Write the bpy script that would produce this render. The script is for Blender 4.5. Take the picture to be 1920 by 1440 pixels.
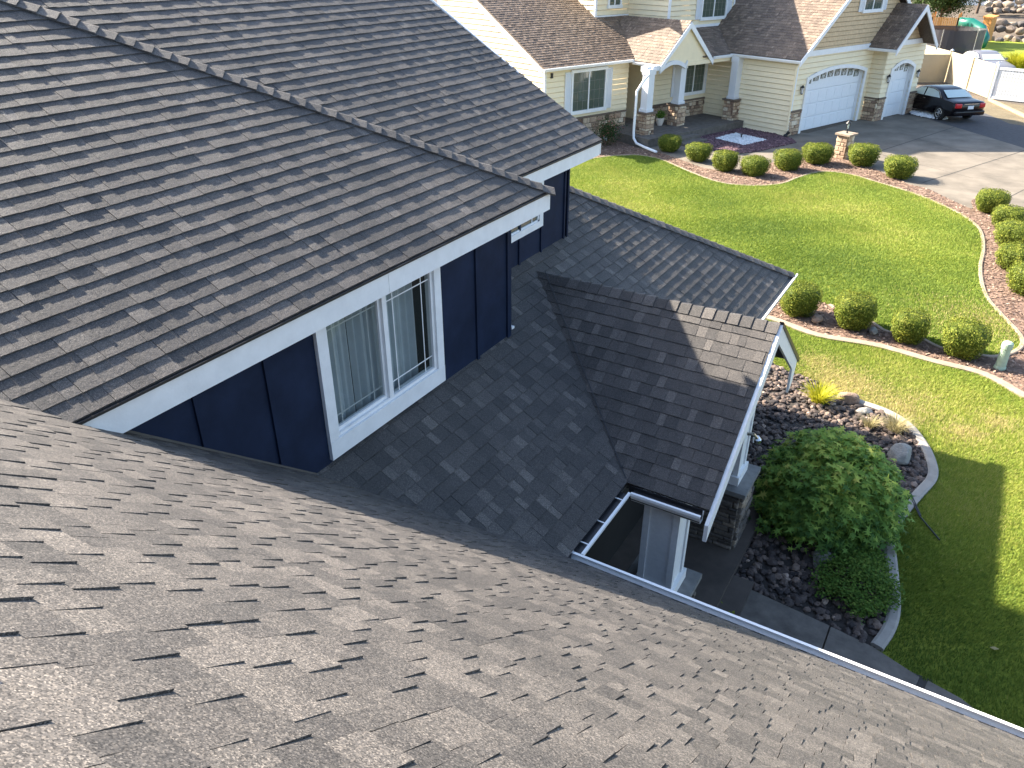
import bpy, math, random
import numpy as np
from mathutils import Vector, Matrix

# ---------------------------------------------------------------- scene, camera, light
scene = bpy.context.scene
for o in list(bpy.data.objects):
    bpy.data.objects.remove(o)
cam_d = bpy.data.cameras.new('camera'); cam = bpy.data.objects.new('camera', cam_d)
scene.collection.objects.link(cam); scene.camera = cam
cam_d.sensor_width = 36.0; cam_d.lens = 1450 / 1920 * 36
cam_d.clip_start = 0.05; cam_d.clip_end = 2000
cam.location = (0, 0, 7.45)
cam.rotation_euler = (math.radians(90 - 29.43), 0, math.radians(31.1))

SUN = Vector((-1.50, 0.04, 1.0)).normalized()          # towards the sun
elev = math.asin(SUN.z)
world = bpy.data.worlds.new('World'); scene.world = world; world.use_nodes = True
wn = world.node_tree.nodes; wl = world.node_tree.links
sky = wn.new('ShaderNodeTexSky'); sky.sky_type = 'NISHITA'; sky.sun_disc = False
sky.sun_elevation = elev; sky.sun_rotation = math.atan2(SUN.x, SUN.y)
sky.air_density = 1.0; sky.dust_density = 1.6; sky.ozone_density = 1.0
wn['Background'].inputs['Strength'].default_value = 0.10
wl.new(sky.outputs[0], wn['Background'].inputs['Color'])
sd = bpy.data.lights.new('sun', 'SUN'); sd.energy = 5.0; sd.angle = math.radians(0.8); sd.color = (1.0, 0.90, 0.76)
so = bpy.data.objects.new('sun', sd); scene.collection.objects.link(so); so.location = (-20, 0, 30)
so.rotation_euler = SUN.to_track_quat('Z', 'Y').to_euler()
scene.view_settings.view_transform = 'Standard'; scene.view_settings.look = 'None'
scene.view_settings.gamma = 1.0; scene.view_settings.exposure = 2.15
scene.render.engine = 'CYCLES'

OUT = {
  'lawn_far': [(-13.2, 25.99), (-14.08, 27.76), (-13.69, 28.51), (-13.34, 29.26), (-12.8, 29.9), (-12.15, 30.3), (-11.12, 30.06), (-9.73, 29.01), (-8.48, 28.12), (-7.61, 27.87), (-6.73, 28.16), (-6.07, 28.89), (-5.77, 30.02), (-5.35, 31.18), (-4.85, 31.58), (-4.06, 31.5), (-3.23, 30.94), (-2.24, 30.29), (-1.3, 29.47), (-0.4, 28.38), (0.2, 27.32), (0.48, 26.29), (0.61, 24.74), (0.62, 23.28), (0.72, 22.01), (0.9, 20.91), (1.22, 20.0), (1.57, 19.14), (1.69, 18.65), (1.66, 18.18), (1.46, 17.74), (1.16, 17.42), (0.81, 17.37), (0.49, 17.3), (0.15, 17.35), (-0.22, 17.62), (-0.57, 17.66), (-0.92, 17.6), (-1.32, 17.99), (-1.7, 18.17), (-2.19, 18.41), (-2.75, 18.71), (-3.36, 19.01), (-4.63, 19.65)],
  'lowcurb': [(-4.16, 17.18), (-3.02, 16.89), (-2.14, 16.61), (-0.97, 16.74), (0.17, 16.57), (1.07, 16.48), (1.79, 15.9), (2.39, 15.58)],
  'rockcurb': [(-2.24, 14.58), (-1.85, 14.51), (-1.38, 14.22), (-0.86, 14.02), (-0.38, 13.91), (0.02, 13.62), (0.32, 13.11), (0.51, 12.58), (0.57, 12.1), (0.44, 11.54), (0.31, 11.0), (0.21, 10.5), (0.22, 10.1), (0.33, 9.53), (0.41, 9.11), (0.47, 8.7), (0.46, 8.33), (0.38, 7.96)],
  'walk_far': [(-1.17, 8.15), (-0.17, 8.02), (0.32, 7.95), (0.89, 7.74), (1.32, 7.66), (1.54, 7.55), (1.7, 7.41)],
  'mulchtop': [(-13.73, 28.59), (-15.21, 32.11), (-14.4, 32.6), (-12.64, 31.46), (-11.83, 31.38), (-10.51, 30.54), (-9.0, 29.64), (-8.03, 30.23), (-7.29, 31.66), (-6.59, 33.98), (-5.89, 35.19), (-4.72, 34.03), (-3.54, 32.93), (-2.2, 31.31), (-1.46, 30.93), (-0.78, 30.01), (0.04, 29.06), (-0.03, 30.16), (0.39, 30.71), (0.89, 30.06), (1.33, 28.0), (1.64, 26.71), (2.12, 25.14), (2.4, 21.82), (2.44, 20.39)],
  'drive': [(-4.08, 45.76), (-3.44, 45.64), (-2.53, 44.58), (1.31, 40.11), (2.64, 38.47)],
  'joints': [(-4.0, 35.88), (-1.64, 43.45), (-1.72, 31.77), (-0.81, 34.11), (1.32, 39.54), (0.77, 30.35), (1.46, 32.6)],
  'pad': [(-11.36, 34.43), (-10.44, 38.58), (-7.79, 36.98), (-7.24, 36.16), (-8.24, 33.54), (-9.23, 32.16)],
  'white': [(-10.55, 35.06), (-10.11, 36.64), (-8.5, 35.91), (-9.04, 34.35)],
  'asph': [(-4.13, 45.56), (-4.49, 48.95), (-3.53, 50.71), (-2.04, 48.75), (-0.57, 48.22), (0.59, 45.84), (1.2, 45.61), (2.71, 44.52), (2.64, 38.47), (1.32, 39.77), (-2.5, 44.29), (-3.43, 45.49)],
  'tan': [(-0.88, 53.12), (2.78, 50.77), (2.7, 43.84), (0.59, 45.69), (-0.63, 48.02)],
  'timber': [(-0.62, 52.67), (1.15, 48.25), (2.71, 44.24)],
  'paving': [(1.66, 16.37), (1.45, 16.5), (2.13, 16.11), (2.38, 15.26)],
}

R = random.Random(7)
NP = np.random.RandomState(11)
COL = scene.collection

# ---------------------------------------------------------------- helpers
class MB:
    """collects faces and links them as one mesh"""
    def __init__(s): s.v = []; s.f = []; s.t = []; s.m = []
    def poly(s, pts, t=0.5, m=0):
        b = len(s.v); s.v.extend([tuple(p) for p in pts]); s.f.append(tuple(range(b, b + len(pts)))); s.t.append(t); s.m.append(m)
    def box(s, x0, x1, y0, y1, z0, z1, t=0.5, m=0):
        b = len(s.v)
        s.v += [(x0,y0,z0),(x1,y0,z0),(x1,y1,z0),(x0,y1,z0),(x0,y0,z1),(x1,y0,z1),(x1,y1,z1),(x0,y1,z1)]
        for f in ((0,3,2,1),(4,5,6,7),(0,1,5,4),(1,2,6,5),(2,3,7,6),(3,0,4,7)):
            s.f.append(tuple(b + i for i in f)); s.t.append(t); s.m.append(m)
    def obox(s, o, U, V, W, t=0.5, m=0):
        """box from corner o spanned by three vectors"""
        o = Vector(o); U = Vector(U); V = Vector(V); W = Vector(W); b = len(s.v)
        s.v += [tuple(p) for p in (o, o+U, o+U+V, o+V, o+W, o+U+W, o+U+V+W, o+V+W)]
        for f in ((0,3,2,1),(4,5,6,7),(0,1,5,4),(1,2,6,5),(2,3,7,6),(3,0,4,7)):
            s.f.append(tuple(b + i for i in f)); s.t.append(t); s.m.append(m)
    def prism(s, pts, ext, t=0.5, m=0):
        """closed outline pushed along ext"""
        e = Vector(ext); a = [Vector(p) for p in pts]; c = [p + e for p in a]
        s.poly(a[::-1], t, m); s.poly(c, t, m)
        for i in range(len(a)):
            j = (i + 1) % len(a); s.poly((a[i], a[j], c[j], c[i]), t, m)
    def extr(s, prof, P0, P1, A, B, t=0.5, m=0):
        P0 = Vector(P0); P1 = Vector(P1); A = Vector(A); B = Vector(B)
        s.prism([P0 + A*p[0] + B*p[1] for p in prof], P1 - P0, t, m)
    def tube(s, path, r, n=10, t=0.5, m=0, cap=True):
        path = [Vector(p) for p in path]; rings = []
        rs = r if isinstance(r, (list, tuple)) else [r]*len(path)
        prev = None
        for i, p in enumerate(path):
            d = (path[min(i+1, len(path)-1)] - path[max(i-1, 0)]).normalized()
            if prev is None:
                q = Vector((0,0,1)) if abs(d.z) < .9 else Vector((1,0,0))
                a = d.cross(q).normalized()
            else:
                a = (prev - d*prev.dot(d)).normalized()
            prev = a; b = d.cross(a); base = len(s.v)
            for k in range(n):
                g = 2*math.pi*k/n; s.v.append(tuple(p + (a*math.cos(g) + b*math.sin(g))*rs[i]))
            rings.append(base)
        for i in range(len(rings)-1):
            for k in range(n):
                k2 = (k+1) % n
                s.f.append((rings[i]+k, rings[i]+k2, rings[i+1]+k2, rings[i+1]+k)); s.t.append(t); s.m.append(m)
        if cap:
            s.f.append(tuple(rings[0]+k for k in range(n))[::-1]); s.t.append(t); s.m.append(m)
            s.f.append(tuple(rings[-1]+k for k in range(n))); s.t.append(t); s.m.append(m)
    def lathe(s, c, prof, n=16, t=0.5, m=0):
        c = Vector(c); base = len(s.v)
        for (r, z) in prof:
            for k in range(n):
                g = 2*math.pi*k/n; s.v.append((c.x + r*math.cos(g), c.y + r*math.sin(g), c.z + z))
        for i in range(len(prof)-1):
            for k in range(n):
                k2 = (k+1) % n
                s.f.append((base+i*n+k, base+i*n+k2, base+(i+1)*n+k2, base+(i+1)*n+k)); s.t.append(t); s.m.append(m)
        s.f.append(tuple(base+(len(prof)-1)*n+k for k in range(n))); s.t.append(t); s.m.append(m)
    def add(s, verts, faces, t=0.5, m=0):
        b = len(s.v); s.v += [tuple(p) for p in verts]
        for i, f in enumerate(faces):
            s.f.append(tuple(b + k for k in f)); s.t.append(t[i] if isinstance(t, (list, np.ndarray)) else t); s.m.append(m)
    def build(s, name, mat, parent=None, off=None, smooth=False):
        v = s.v
        if off is not None: v = [(p[0]-off[0], p[1]-off[1], p[2]-off[2]) for p in v]
        me = bpy.data.meshes.new(name); me.from_pydata(v, [], s.f)
        mats = mat if isinstance(mat, (list, tuple)) else [mat]
        for k in mats: me.materials.append(k)
        if len(mats) > 1: me.polygons.foreach_set('material_index', s.m)
        at = me.attributes.new('tint', 'FLOAT', 'FACE'); at.data.foreach_set('value', [float(x) for x in s.t])
        if smooth: me.polygons.foreach_set('use_smooth', [True]*len(s.f))
        me.update()
        o = bpy.data.objects.new(name, me); COL.objects.link(o)
        if parent: o.parent = parent
        return o

def tag(o, label, cat, group=None):
    o['label'] = label; o['category'] = cat
    if group: o['group'] = group
    return o
def thing(name, label, cat, loc=(0,0,0), rz=0.0, group=None):
    o = bpy.data.objects.new(name, None); COL.objects.link(o); o.empty_display_size = .3
    o.location = loc; o.rotation_euler = (0,0,rz)
    return tag(o, label, cat, group)
def structure(o): o['kind'] = 'structure'; return o
def stuff(o, label, cat): o['kind'] = 'stuff'; return tag(o, label, cat)
def copy_tree(o, parent=None):
    c = o.copy(); COL.objects.link(c); c.parent = parent
    for ch in list(o.children): copy_tree(ch, c)
    return c

def clip(poly, n, c):
    """keep the part of a 2-D polygon with n.p <= c"""
    out = []
    for i in range(len(poly)):
        a = poly[i]; b = poly[(i+1) % len(poly)]
        da = n[0]*a[0]+n[1]*a[1]-c; db = n[0]*b[0]+n[1]*b[1]-c
        if da <= 0: out.append(a)
        if (da < 0 < db) or (db < 0 < da):
            k = da/(da-db); out.append((a[0]+(b[0]-a[0])*k, a[1]+(b[1]-a[1])*k))
    return out
def halfplanes(poly):
    A = sum(poly[i][0]*poly[(i+1)%len(poly)][1]-poly[(i+1)%len(poly)][0]*poly[i][1] for i in range(len(poly)))
    if A < 0: poly = poly[::-1]
    return [((b[1]-a[1], a[0]-b[0]), (b[1]-a[1])*a[0] + (a[0]-b[0])*a[1]) for a, b in zip(poly, poly[1:]+poly[:1])]
def inside(p, poly):
    c = False; j = len(poly)-1
    for i in range(len(poly)):
        if (poly[i][1] > p[1]) != (poly[j][1] > p[1]) and p[0] < (poly[j][0]-poly[i][0])*(p[1]-poly[i][1])/(poly[j][1]-poly[i][1])+poly[i][0]: c = not c
        j = i
    return c
def smooth_line(pts, k=6):
    out = []
    for i in range(len(pts)-1):
        p0 = pts[max(i-1,0)]; p1 = pts[i]; p2 = pts[i+1]; p3 = pts[min(i+2,len(pts)-1)]
        for j in range(k):
            t = j/k
            out.append(tuple(.5*((2*p1[a])+(-p0[a]+p2[a])*t+(2*p0[a]-5*p1[a]+4*p2[a]-p3[a])*t*t+(-p0[a]+3*p1[a]-3*p2[a]+p3[a])*t**3) for a in (0,1)))
    out.append(tuple(pts[-1])); return out

# ---------------------------------------------------------------- materials
def nodes(name):
    m = bpy.data.materials.new(name); m.use_nodes = True
    nt = m.node_tree; return m, nt, nt.nodes['Principled BSDF']
def N(nt, typ, **kw):
    n = nt.nodes.new(typ)
    for k, v in kw.items(): setattr(n, k, v)
    return n
def ramp(nt, fac, stops):
    r = N(nt, 'ShaderNodeValToRGB'); e = r.color_ramp.elements
    while len(e) < len(stops): e.new(.5)
    for i, (p, c) in enumerate(stops): e[i].position = p; e[i].color = (*c, 1)
    nt.links.new(fac, r.inputs[0]); return r.outputs[0]
def noise(nt, scale, detail=3, rough=.6, coord='Object', sx=(1,1,1), dist=0):
    tc = N(nt, 'ShaderNodeTexCoord'); mp = N(nt, 'ShaderNodeMapping'); mp.inputs['Scale'].default_value = sx
    nt.links.new(tc.outputs[coord], mp.inputs[0])
    n = N(nt, 'ShaderNodeTexNoise'); n.inputs['Scale'].default_value = scale; n.inputs['Detail'].default_value = detail
    n.inputs['Roughness'].default_value = rough; n.inputs['Distortion'].default_value = dist
    nt.links.new(mp.outputs[0], n.inputs['Vector']); return n.outputs[0]
def mixc(nt, fac, a, b, mode='MIX'):
    m = N(nt, 'ShaderNodeMix', data_type='RGBA', blend_type=mode)
    if isinstance(fac, float): m.inputs[0].default_value = fac
    else: nt.links.new(fac, m.inputs[0])
    for i, x in ((6, a), (7, b)):
        if isinstance(x, tuple): m.inputs[i].default_value = (*x, 1)
        else: nt.links.new(x, m.inputs[i])
    return m.outputs[2]
def bump(nt, bs, h, strength=.4, dist=.01, prev=None):
    b = N(nt, 'ShaderNodeBump'); b.inputs['Strength'].default_value = strength; b.inputs['Distance'].default_value = dist
    nt.links.new(h, b.inputs['Height'])
    if prev is not None: nt.links.new(prev, b.inputs['Normal'])
    nt.links.new(b.outputs[0], bs.inputs['Normal']); return b.outputs[0]
def tintval(nt):
    a = N(nt, 'ShaderNodeAttribute', attribute_name='tint'); return a.outputs['Fac']
def plain(name, c, rough=.6, var=.12, scale=8, bstr=.1, bdist=.003, spec=.4, metal=0.0, bscale=60):
    m, nt, bs = nodes(name)
    d = tuple(x*(1-var) for x in c); l = tuple(min(1, x*(1+var)) for x in c)
    nt.links.new(ramp(nt, noise(nt, scale, 5), [(.3, d), (.7, l)]), bs.inputs['Base Color'])
    bs.inputs['Roughness'].default_value = rough; bs.inputs['Metallic'].default_value = metal
    bs.inputs['Specular IOR Level'].default_value = spec
    if bstr: bump(nt, bs, noise(nt, bscale, 3), bstr, bdist)
    return m
def tinted(name, stops, rough=.8, gscale=40, gvar=.25, bstr=.4, bdist=.004, big=None, spec=.3):
    """colour chosen by each face's tint value, broken up by fine noise"""
    m, nt, bs = nodes(name)
    c = ramp(nt, tintval(nt), stops)
    g = ramp(nt, noise(nt, gscale, 4, .7), [(.28, (1-gvar,)*3), (.72, (1+gvar,)*3)])
    c = mixc(nt, 1.0, c, g, 'MULTIPLY')
    if big:
        c = mixc(nt, 1.0, c, ramp(nt, noise(nt, big[0], 3), [(.3, (1-big[1],)*3), (.7, (1+big[1],)*3)]), 'MULTIPLY')
    nt.links.new(c, bs.inputs['Base Color']); bs.inputs['Roughness'].default_value = rough
    bs.inputs['Specular IOR Level'].default_value = spec
    bump(nt, bs, noise(nt, gscale*1.5, 3), bstr, bdist)
    return m

def shingle_mat(name, stops, gran=(.33, 2.1), gs=300, spec=.35, tintbig=(1.2, .12)):
    m, nt, bs = nodes(name)
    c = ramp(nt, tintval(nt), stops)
    # mineral granules, light and dark
    tc = N(nt, 'ShaderNodeTexCoord')
    vo = N(nt, 'ShaderNodeTexVoronoi'); vo.inputs['Scale'].default_value = gs
    nt.links.new(tc.outputs['Object'], vo.inputs['Vector'])
    sep = N(nt, 'ShaderNodeSeparateColor'); nt.links.new(vo.outputs['Color'], sep.inputs[0])
    g = ramp(nt, sep.outputs[0], [(0.0, (gran[0],)*3), (.55, (.92,)*3), (.8, (1.12, 1.08, 1.03)), (1.0, (gran[1], gran[1]*.97, gran[1]*.92))])
    c = mixc(nt, 1.0, c, g, 'MULTIPLY')
    c = mixc(nt, 1.0, c, ramp(nt, noise(nt, 55, 4, .75), [(.3, (.82,)*3), (.7, (1.2,)*3)]), 'MULTIPLY')
    c = mixc(nt, 1.0, c, ramp(nt, noise(nt, tintbig[0], 4), [(.3, (1-tintbig[1],)*3), (.7, (1+tintbig[1], 1+tintbig[1]*.9, 1+tintbig[1]*.8))]), 'MULTIPLY')
    nt.links.new(c, bs.inputs['Base Color'])
    bs.inputs['Roughness'].default_value = .62; bs.inputs['Specular IOR Level'].default_value = spec
    b1 = bump(nt, bs, noise(nt, 26, 3), .35, .01)
    bump(nt, bs, sep.outputs[1], .75, .0035, b1)
    return m

M = {}
M['shingle'] = shingle_mat('asphalt_shingle', [(0, (.052,.050,.049)), (.35, (.078,.073,.070)), (.65, (.112,.103,.096)), (1, (.155,.142,.131))])
M['shingle_tan'] = shingle_mat('weathered_shingle', [(0, (.105,.078,.060)), (.4, (.185,.138,.104)), (.7, (.265,.200,.150)), (1, (.36,.275,.205))], gs=90)
M['white'] = plain('white_trim_paint', (.80,.80,.79), .5, .06, 7, .5, .003)
M['gutter'] = plain('white_gutter_enamel', (.84,.84,.83), .28, .03, 12, .05, .001, .5)
M['blue'] = plain('navy_board_siding', (.0130,.021,.045), .65, .25, 3, .35, .002, .12, bscale=90)
M['drip'] = plain('black_drip_edge', (.02,.02,.022), .4, .1, 10, 0)
M['dark'] = plain('near_black', (.015,.014,.013), .9, .1, 5, 0)
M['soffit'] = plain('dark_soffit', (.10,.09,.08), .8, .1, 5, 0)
M['post'] = plain('pale_grey_column_paint', (.74,.75,.75), .55, .05, 20, .3, .002)
M['cap'] = plain('cast_stone_cap', (.20,.195,.185), .85, .18, 12, .5, .004)
M['ledge'] = tinted('stacked_ledgestone', [(0, (.07,.062,.055)), (.5, (.15,.13,.11)), (.8, (.24,.20,.16)), (1, (.33,.26,.19))], .85, 22, .35, .6, .01)
M['fieldstone'] = tinted('warm_fieldstone', [(0, (.17,.11,.08)), (.45, (.40,.28,.19)), (.75, (.58,.45,.31)), (1, (.68,.58,.44))], .85, 14, .35, .7, .015)
M['mortar'] = plain('mortar', (.16,.12,.09), .95, .2, 20, .4)
M['concrete'] = plain('broom_concrete', (.165,.142,.112), .85, .34, .8, .35, .003, bscale=120)
M['concrete_old'] = plain('weathered_concrete', (.135,.118,.100), .9, .3, 5, .5, .004, bscale=110)
M['slab_dark'] = plain('stained_porch_concrete', (.085,.068,.055), .8, .25, 3, .4, .003)
M['curb'] = plain('curb_concrete', (.31,.285,.25), .9, .15, 6, .4, .004)
M['curb_warm'] = plain('edging_concrete', (.30,.235,.175), .9, .2, 5, .4, .004)
M['joint'] = plain('joint_filler', (.06,.055,.05), .95, .2, 8, 0)
M['cream'] = plain('cream_lap_siding', (.84,.72,.49), .6, .04, 4, .15, .003)
M['shake'] = plain('tan_shake_siding', (.60,.44,.26), .7, .15, 9, .3, .005)
M['door_white'] = plain('white_garage_door', (.78,.80,.82), .45, .03, 8, .1, .002)
M['metal_black'] = plain('black_lantern_metal', (.02,.02,.02), .4, .1, 10, 0)
M['asphalt'] = plain('asphalt', (.062,.062,.066), .9, .2, 5, .6, .006, bscale=150)
M['vinyl'] = plain('tan_vinyl_fence', (.38,.325,.225), .5, .03, 3, .05)
M['vinyl_white'] = plain('white_vinyl', (.70,.72,.74), .45, .03, 3, .05)
M['timber'] = plain('landscape_timber', (.42,.26,.15), .85, .2, 8, .3)
M['bark'] = plain('bark', (.10,.07,.05), .95, .3, 20, .8, .01)
M['rock_brown'] = plain('brown_boulder', (.28,.20,.15), .9, .35, 7, .8, .02, bscale=30)
M['rock_pale'] = plain('pale_boulder', (.27,.26,.235), .9, .25, 8, .8, .02, bscale=30)
M['bollard'] = plain('faded_green_plastic', (.36,.47,.36), .5, .1, 12, .1)
M['pot'] = plain('pale_ceramic_pot', (.62,.55,.48), .5, .08, 8, .1)
M['cobble'] = tinted('river_cobble', [(0, (.035,.03,.03)), (.5, (.105,.08,.068)), (.85, (.22,.16,.125)), (1, (.42,.32,.25))], .8, 30, .3, .5, .006)
M['boulder'] = tinted('terrace_boulder', [(0, (.08,.075,.075)), (.5, (.22,.17,.13)), (1, (.38,.31,.23))], .9, 5, .3, .8, .03)
M['mulch_chip'] = tinted('bark_mulch', [(0, (.08,.052,.038)), (.5, (.22,.145,.105)), (1, (.42,.31,.235))], .95, 25, .3, .6, .01)
M['purple_rock'] = tinted('purple_lava_gravel', [(0, (.05,.03,.035)), (.5, (.13,.075,.085)), (1, (.26,.17,.18))], .95, 40, .3, .6, .01)
M['white_rock'] = tinted('white_marble_chips', [(0, (.45,.47,.48)), (1, (.85,.86,.86))], .8, 40, .2, .6, .01)
M['chrome'] = plain('bright_metal', (.6,.6,.6), .25, .05, 8, 0, metal=1.0)
M['car_paint'] = plain('black_car_paint', (.005,.004,.006), .16, .05, 4, 0, spec=.35)
M['tyre'] = plain('tyre_rubber', (.02,.02,.02), .85, .1, 10, .2)
M['silver'] = plain('silver_car_paint', (.15,.15,.17), .3, .05, 4, 0, spec=.6)
M['orange_wood'] = plain('stained_cedar', (.60,.27,.08), .7, .2, 10, .3)
M['green_plastic'] = plain('green_slide_plastic', (.01,.13,.10), .35, .1, 6, 0)
M['fern_solid'] = plain('dark_green_canvas', (.03,.06,.03), .8, .15, 6, .1)
M['plate'] = plain('licence_plate', (.75,.76,.78), .5, .03, 30, 0)

def glass_mat(name, c, rough=.04, alpha=.75):
    m, nt, bs = nodes(name)
    bs.inputs['Base Color'].default_value = (*c, 1); bs.inputs['Roughness'].default_value = rough
    bs.inputs['Specular IOR Level'].default_value = .8
    tr = N(nt, 'ShaderNodeBsdfTransparent'); tr.inputs[0].default_value = (.86,.9,.89,1)
    mx = N(nt, 'ShaderNodeMixShader'); mx.inputs[0].default_value = alpha
    nt.links.new(tr.outputs[0], mx.inputs[1]); nt.links.new(bs.outputs[0], mx.inputs[2])
    nt.links.new(mx.outputs[0], nt.nodes['Material Output'].inputs[0]); return m
M['glass'] = glass_mat('window_glass', (.05,.06,.055), .03, .30)
M['glass_dark'] = glass_mat('dark_window_glass', (.085,.11,.085), .08, .93)
M['glass_car'] = glass_mat('car_glass', (.62,.72,.68), .05, .9)
M['net'] = glass_mat('trampoline_net', (.03,.025,.03), .8, .85)
M['curtain'] = plain('pale_grey_curtain', (.66,.70,.72), .9, .08, 6, .1)
def leafmat(name, stops, rough=.5, trans=.25):
    m, nt, bs = nodes(name)
    c = ramp(nt, tintval(nt), stops)
    nt.links.new(c, bs.inputs['Base Color']); bs.inputs['Roughness'].default_value = rough
    bs.inputs['Specular IOR Level'].default_value = .08
    tl = N(nt, 'ShaderNodeBsdfTranslucent'); nt.links.new(c, tl.inputs[0])
    mx = N(nt, 'ShaderNodeMixShader'); mx.inputs[0].default_value = trans
    nt.links.new(bs.outputs[0], mx.inputs[1]); nt.links.new(tl.outputs[0], mx.inputs[2])
    nt.links.new(mx.outputs[0], nt.nodes['Material Output'].inputs[0]); return m
M['grass'] = leafmat('grass_blade', [(0, (.095,.155,.030)), (.45, (.20,.27,.045)), (.8, (.34,.37,.075)), (1, (.48,.38,.20))], .55, .3)
M['boxwood'] = leafmat('boxwood_leaf', [(0, (.06,.09,.015)), (.5, (.165,.20,.030)), (.85, (.36,.36,.06)), (1, (.50,.46,.12))], .5, .25)
M['maple'] = leafmat('maple_leaf', [(0, (.065,.14,.035)), (.5, (.20,.33,.065)), (.85, (.40,.48,.09)), (1, (.52,.52,.13))], .45, .3)
M['gold'] = leafmat('golden_grass_leaf', [(0, (.30,.32,.02)), (1, (.62,.58,.06))], .5, .3)
M['straw'] = leafmat('pale_ornamental_grass', [(0, (.22,.21,.09)), (1, (.50,.42,.24))], .6, .3)
M['fern'] = leafmat('dark_juniper_leaf', [(0, (.04,.09,.02)), (.6, (.10,.18,.03)), (1, (.22,.28,.06))], .6, .2)
M['rose'] = leafmat('rose_leaf', [(0, (.02,.045,.015)), (.85, (.06,.10,.03)), (.9, (.45,.10,.10)), (1, (.65,.28,.25))], .6, .2)
M['pine'] = leafmat('far_tree_leaf', [(0, (.02,.04,.012)), (1, (.08,.12,.035))], .6, .2)

def lawn_mat():
    m, nt, bs = nodes('lawn_turf')
    c = ramp(nt, noise(nt, .55, 5, .65, sx=(1,1.7,1)), [(.3, (.12,.17,.026)), (.5, (.19,.235,.034)), (.7, (.27,.29,.045))])
    c = mixc(nt, 1.0, c, ramp(nt, noise(nt, 14, 5, .7), [(.3, (.7,.72,.7)), (.7, (1.3,1.25,1.2))]), 'MULTIPLY')
    nt.links.new(c, bs.inputs['Base Color']); bs.inputs['Roughness'].default_value = .9
    bs.inputs['Specular IOR Level'].default_value = .1
    bump(nt, bs, noise(nt, 35, 5, .8), .9, .03); return m
M['lawn'] = lawn_mat()
def ground_mat(name, a, b, c, sc=.35):
    m, nt, bs = nodes(name)
    k = ramp(nt, noise(nt, sc, 8, .7), [(.3, a), (.5, b), (.7, c)])
    k = mixc(nt, 1.0, k, ramp(nt, noise(nt, 9, 5, .7), [(.3, (.7,)*3), (.7, (1.3,)*3)]), 'MULTIPLY')
    nt.links.new(k, bs.inputs['Base Color']); bs.inputs['Roughness'].default_value = .95
    bump(nt, bs, noise(nt, 12, 6, .8), .8, .04); return m
M['ground'] = ground_mat('dry_ground', (.065,.05,.036), (.10,.078,.056), (.15,.12,.085))
M['drygrass'] = ground_mat('dry_grass_strip', (.10,.085,.045), (.145,.115,.065), (.18,.15,.09), 1.2)
M['mulch'] = ground_mat('mulch_bed', (.08,.05,.035), (.17,.105,.075), (.27,.18,.13), 4)
M['soil'] = ground_mat('dark_soil', (.03,.025,.022), (.045,.038,.033), (.07,.06,.05), 4)

# ---------------------------------------------------------------- roof covering
def shingle_roof(name, O, U, S, poly, parent, mat='shingle', e=.143, tab=(.07,.21), h=(.0075,.0035), off=None, seed=1, caplen=.006, light=.12, tones=(.22,.32,.40,.48,.58), jit=.003):
    """courses of overlapping tabs on the plane O + u*U + s*S, inside a convex outline (u, s)"""
    rr = random.Random(seed); O = Vector(O); U = Vector(U).normalized(); S = Vector(S).normalized(); Nn = U.cross(S)
    if Nn.z < 0 and abs(Nn.z) > 1e-6: Nn = -Nn
    hp = halfplanes(list(poly)); mb = MB()
    s0 = min(p[1] for p in poly); s1 = max(p[1] for p in poly)
    k = 0; s = s0
    while s < s1:
        row = clip(clip(list(poly), (0,-1), -s), (0,1), s+e)
        if len(row) >= 3:
            ua = min(p[0] for p in row); ub = max(p[0] for p in row)
            u = ua - rr.random()*.3; blend = .5; raised = False; lastl = False
            while u < ub:
                w = rr.uniform(*tab); raised = (not raised) if rr.random() < .93 else raised
                wob = rr.uniform(-.0014,.0014)
                sj = s + rr.uniform(-jit, jit)
                blend = rr.choice(tones)
                if rr.random() < light and not lastl: blend = rr.uniform(.66,.88); w = min(w, rr.uniform(.07,.12)); lastl = True
                else: lastl = False
                q = [(u, sj), (u+w, sj), (u+w, s+e+.012), (u, s+e+.012)]
                for n_, c_ in hp: 
                    q = clip(q, n_, c_)
                    if len(q) < 3: break
                if len(q) >= 3:
                    A = sum(q[i][0]*q[(i+1)%len(q)][1]-q[(i+1)%len(q)][0]*q[i][1] for i in range(len(q)))
                    if A > 1e-5:
                        top = []; bot = []
                        for (a, b) in q:
                            fz = max(0, 1-(b-sj)/(e+.012)); hz = h[0]*fz + .0015 + (h[1] if raised else 0)*min(1,fz*4+.1) + wob
                            P = O + U*a + S*b; top.append(P + Nn*hz); bot.append(P - Nn*.008)
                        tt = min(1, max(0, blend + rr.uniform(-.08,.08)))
                        if U.cross(S).dot(Nn) < 0: top = top[::-1]; bot = bot[::-1]
                        mb.poly(top, tt)
                        for i in range(len(top)):
                            j = (i+1) % len(top); mb.poly((top[i], bot[i], bot[j], top[j]), tt)
                u += w + rr.uniform(.0005, .003)
        s += e; k += 1
    # deck under the shingles
    d = [O + U*a + S*b - Nn*.012 for a, b in poly]
    mb.prism([p - Nn*.02 for p in d], Nn*.02, .2)
    return mb.build(name, M[mat], parent, off)
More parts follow.
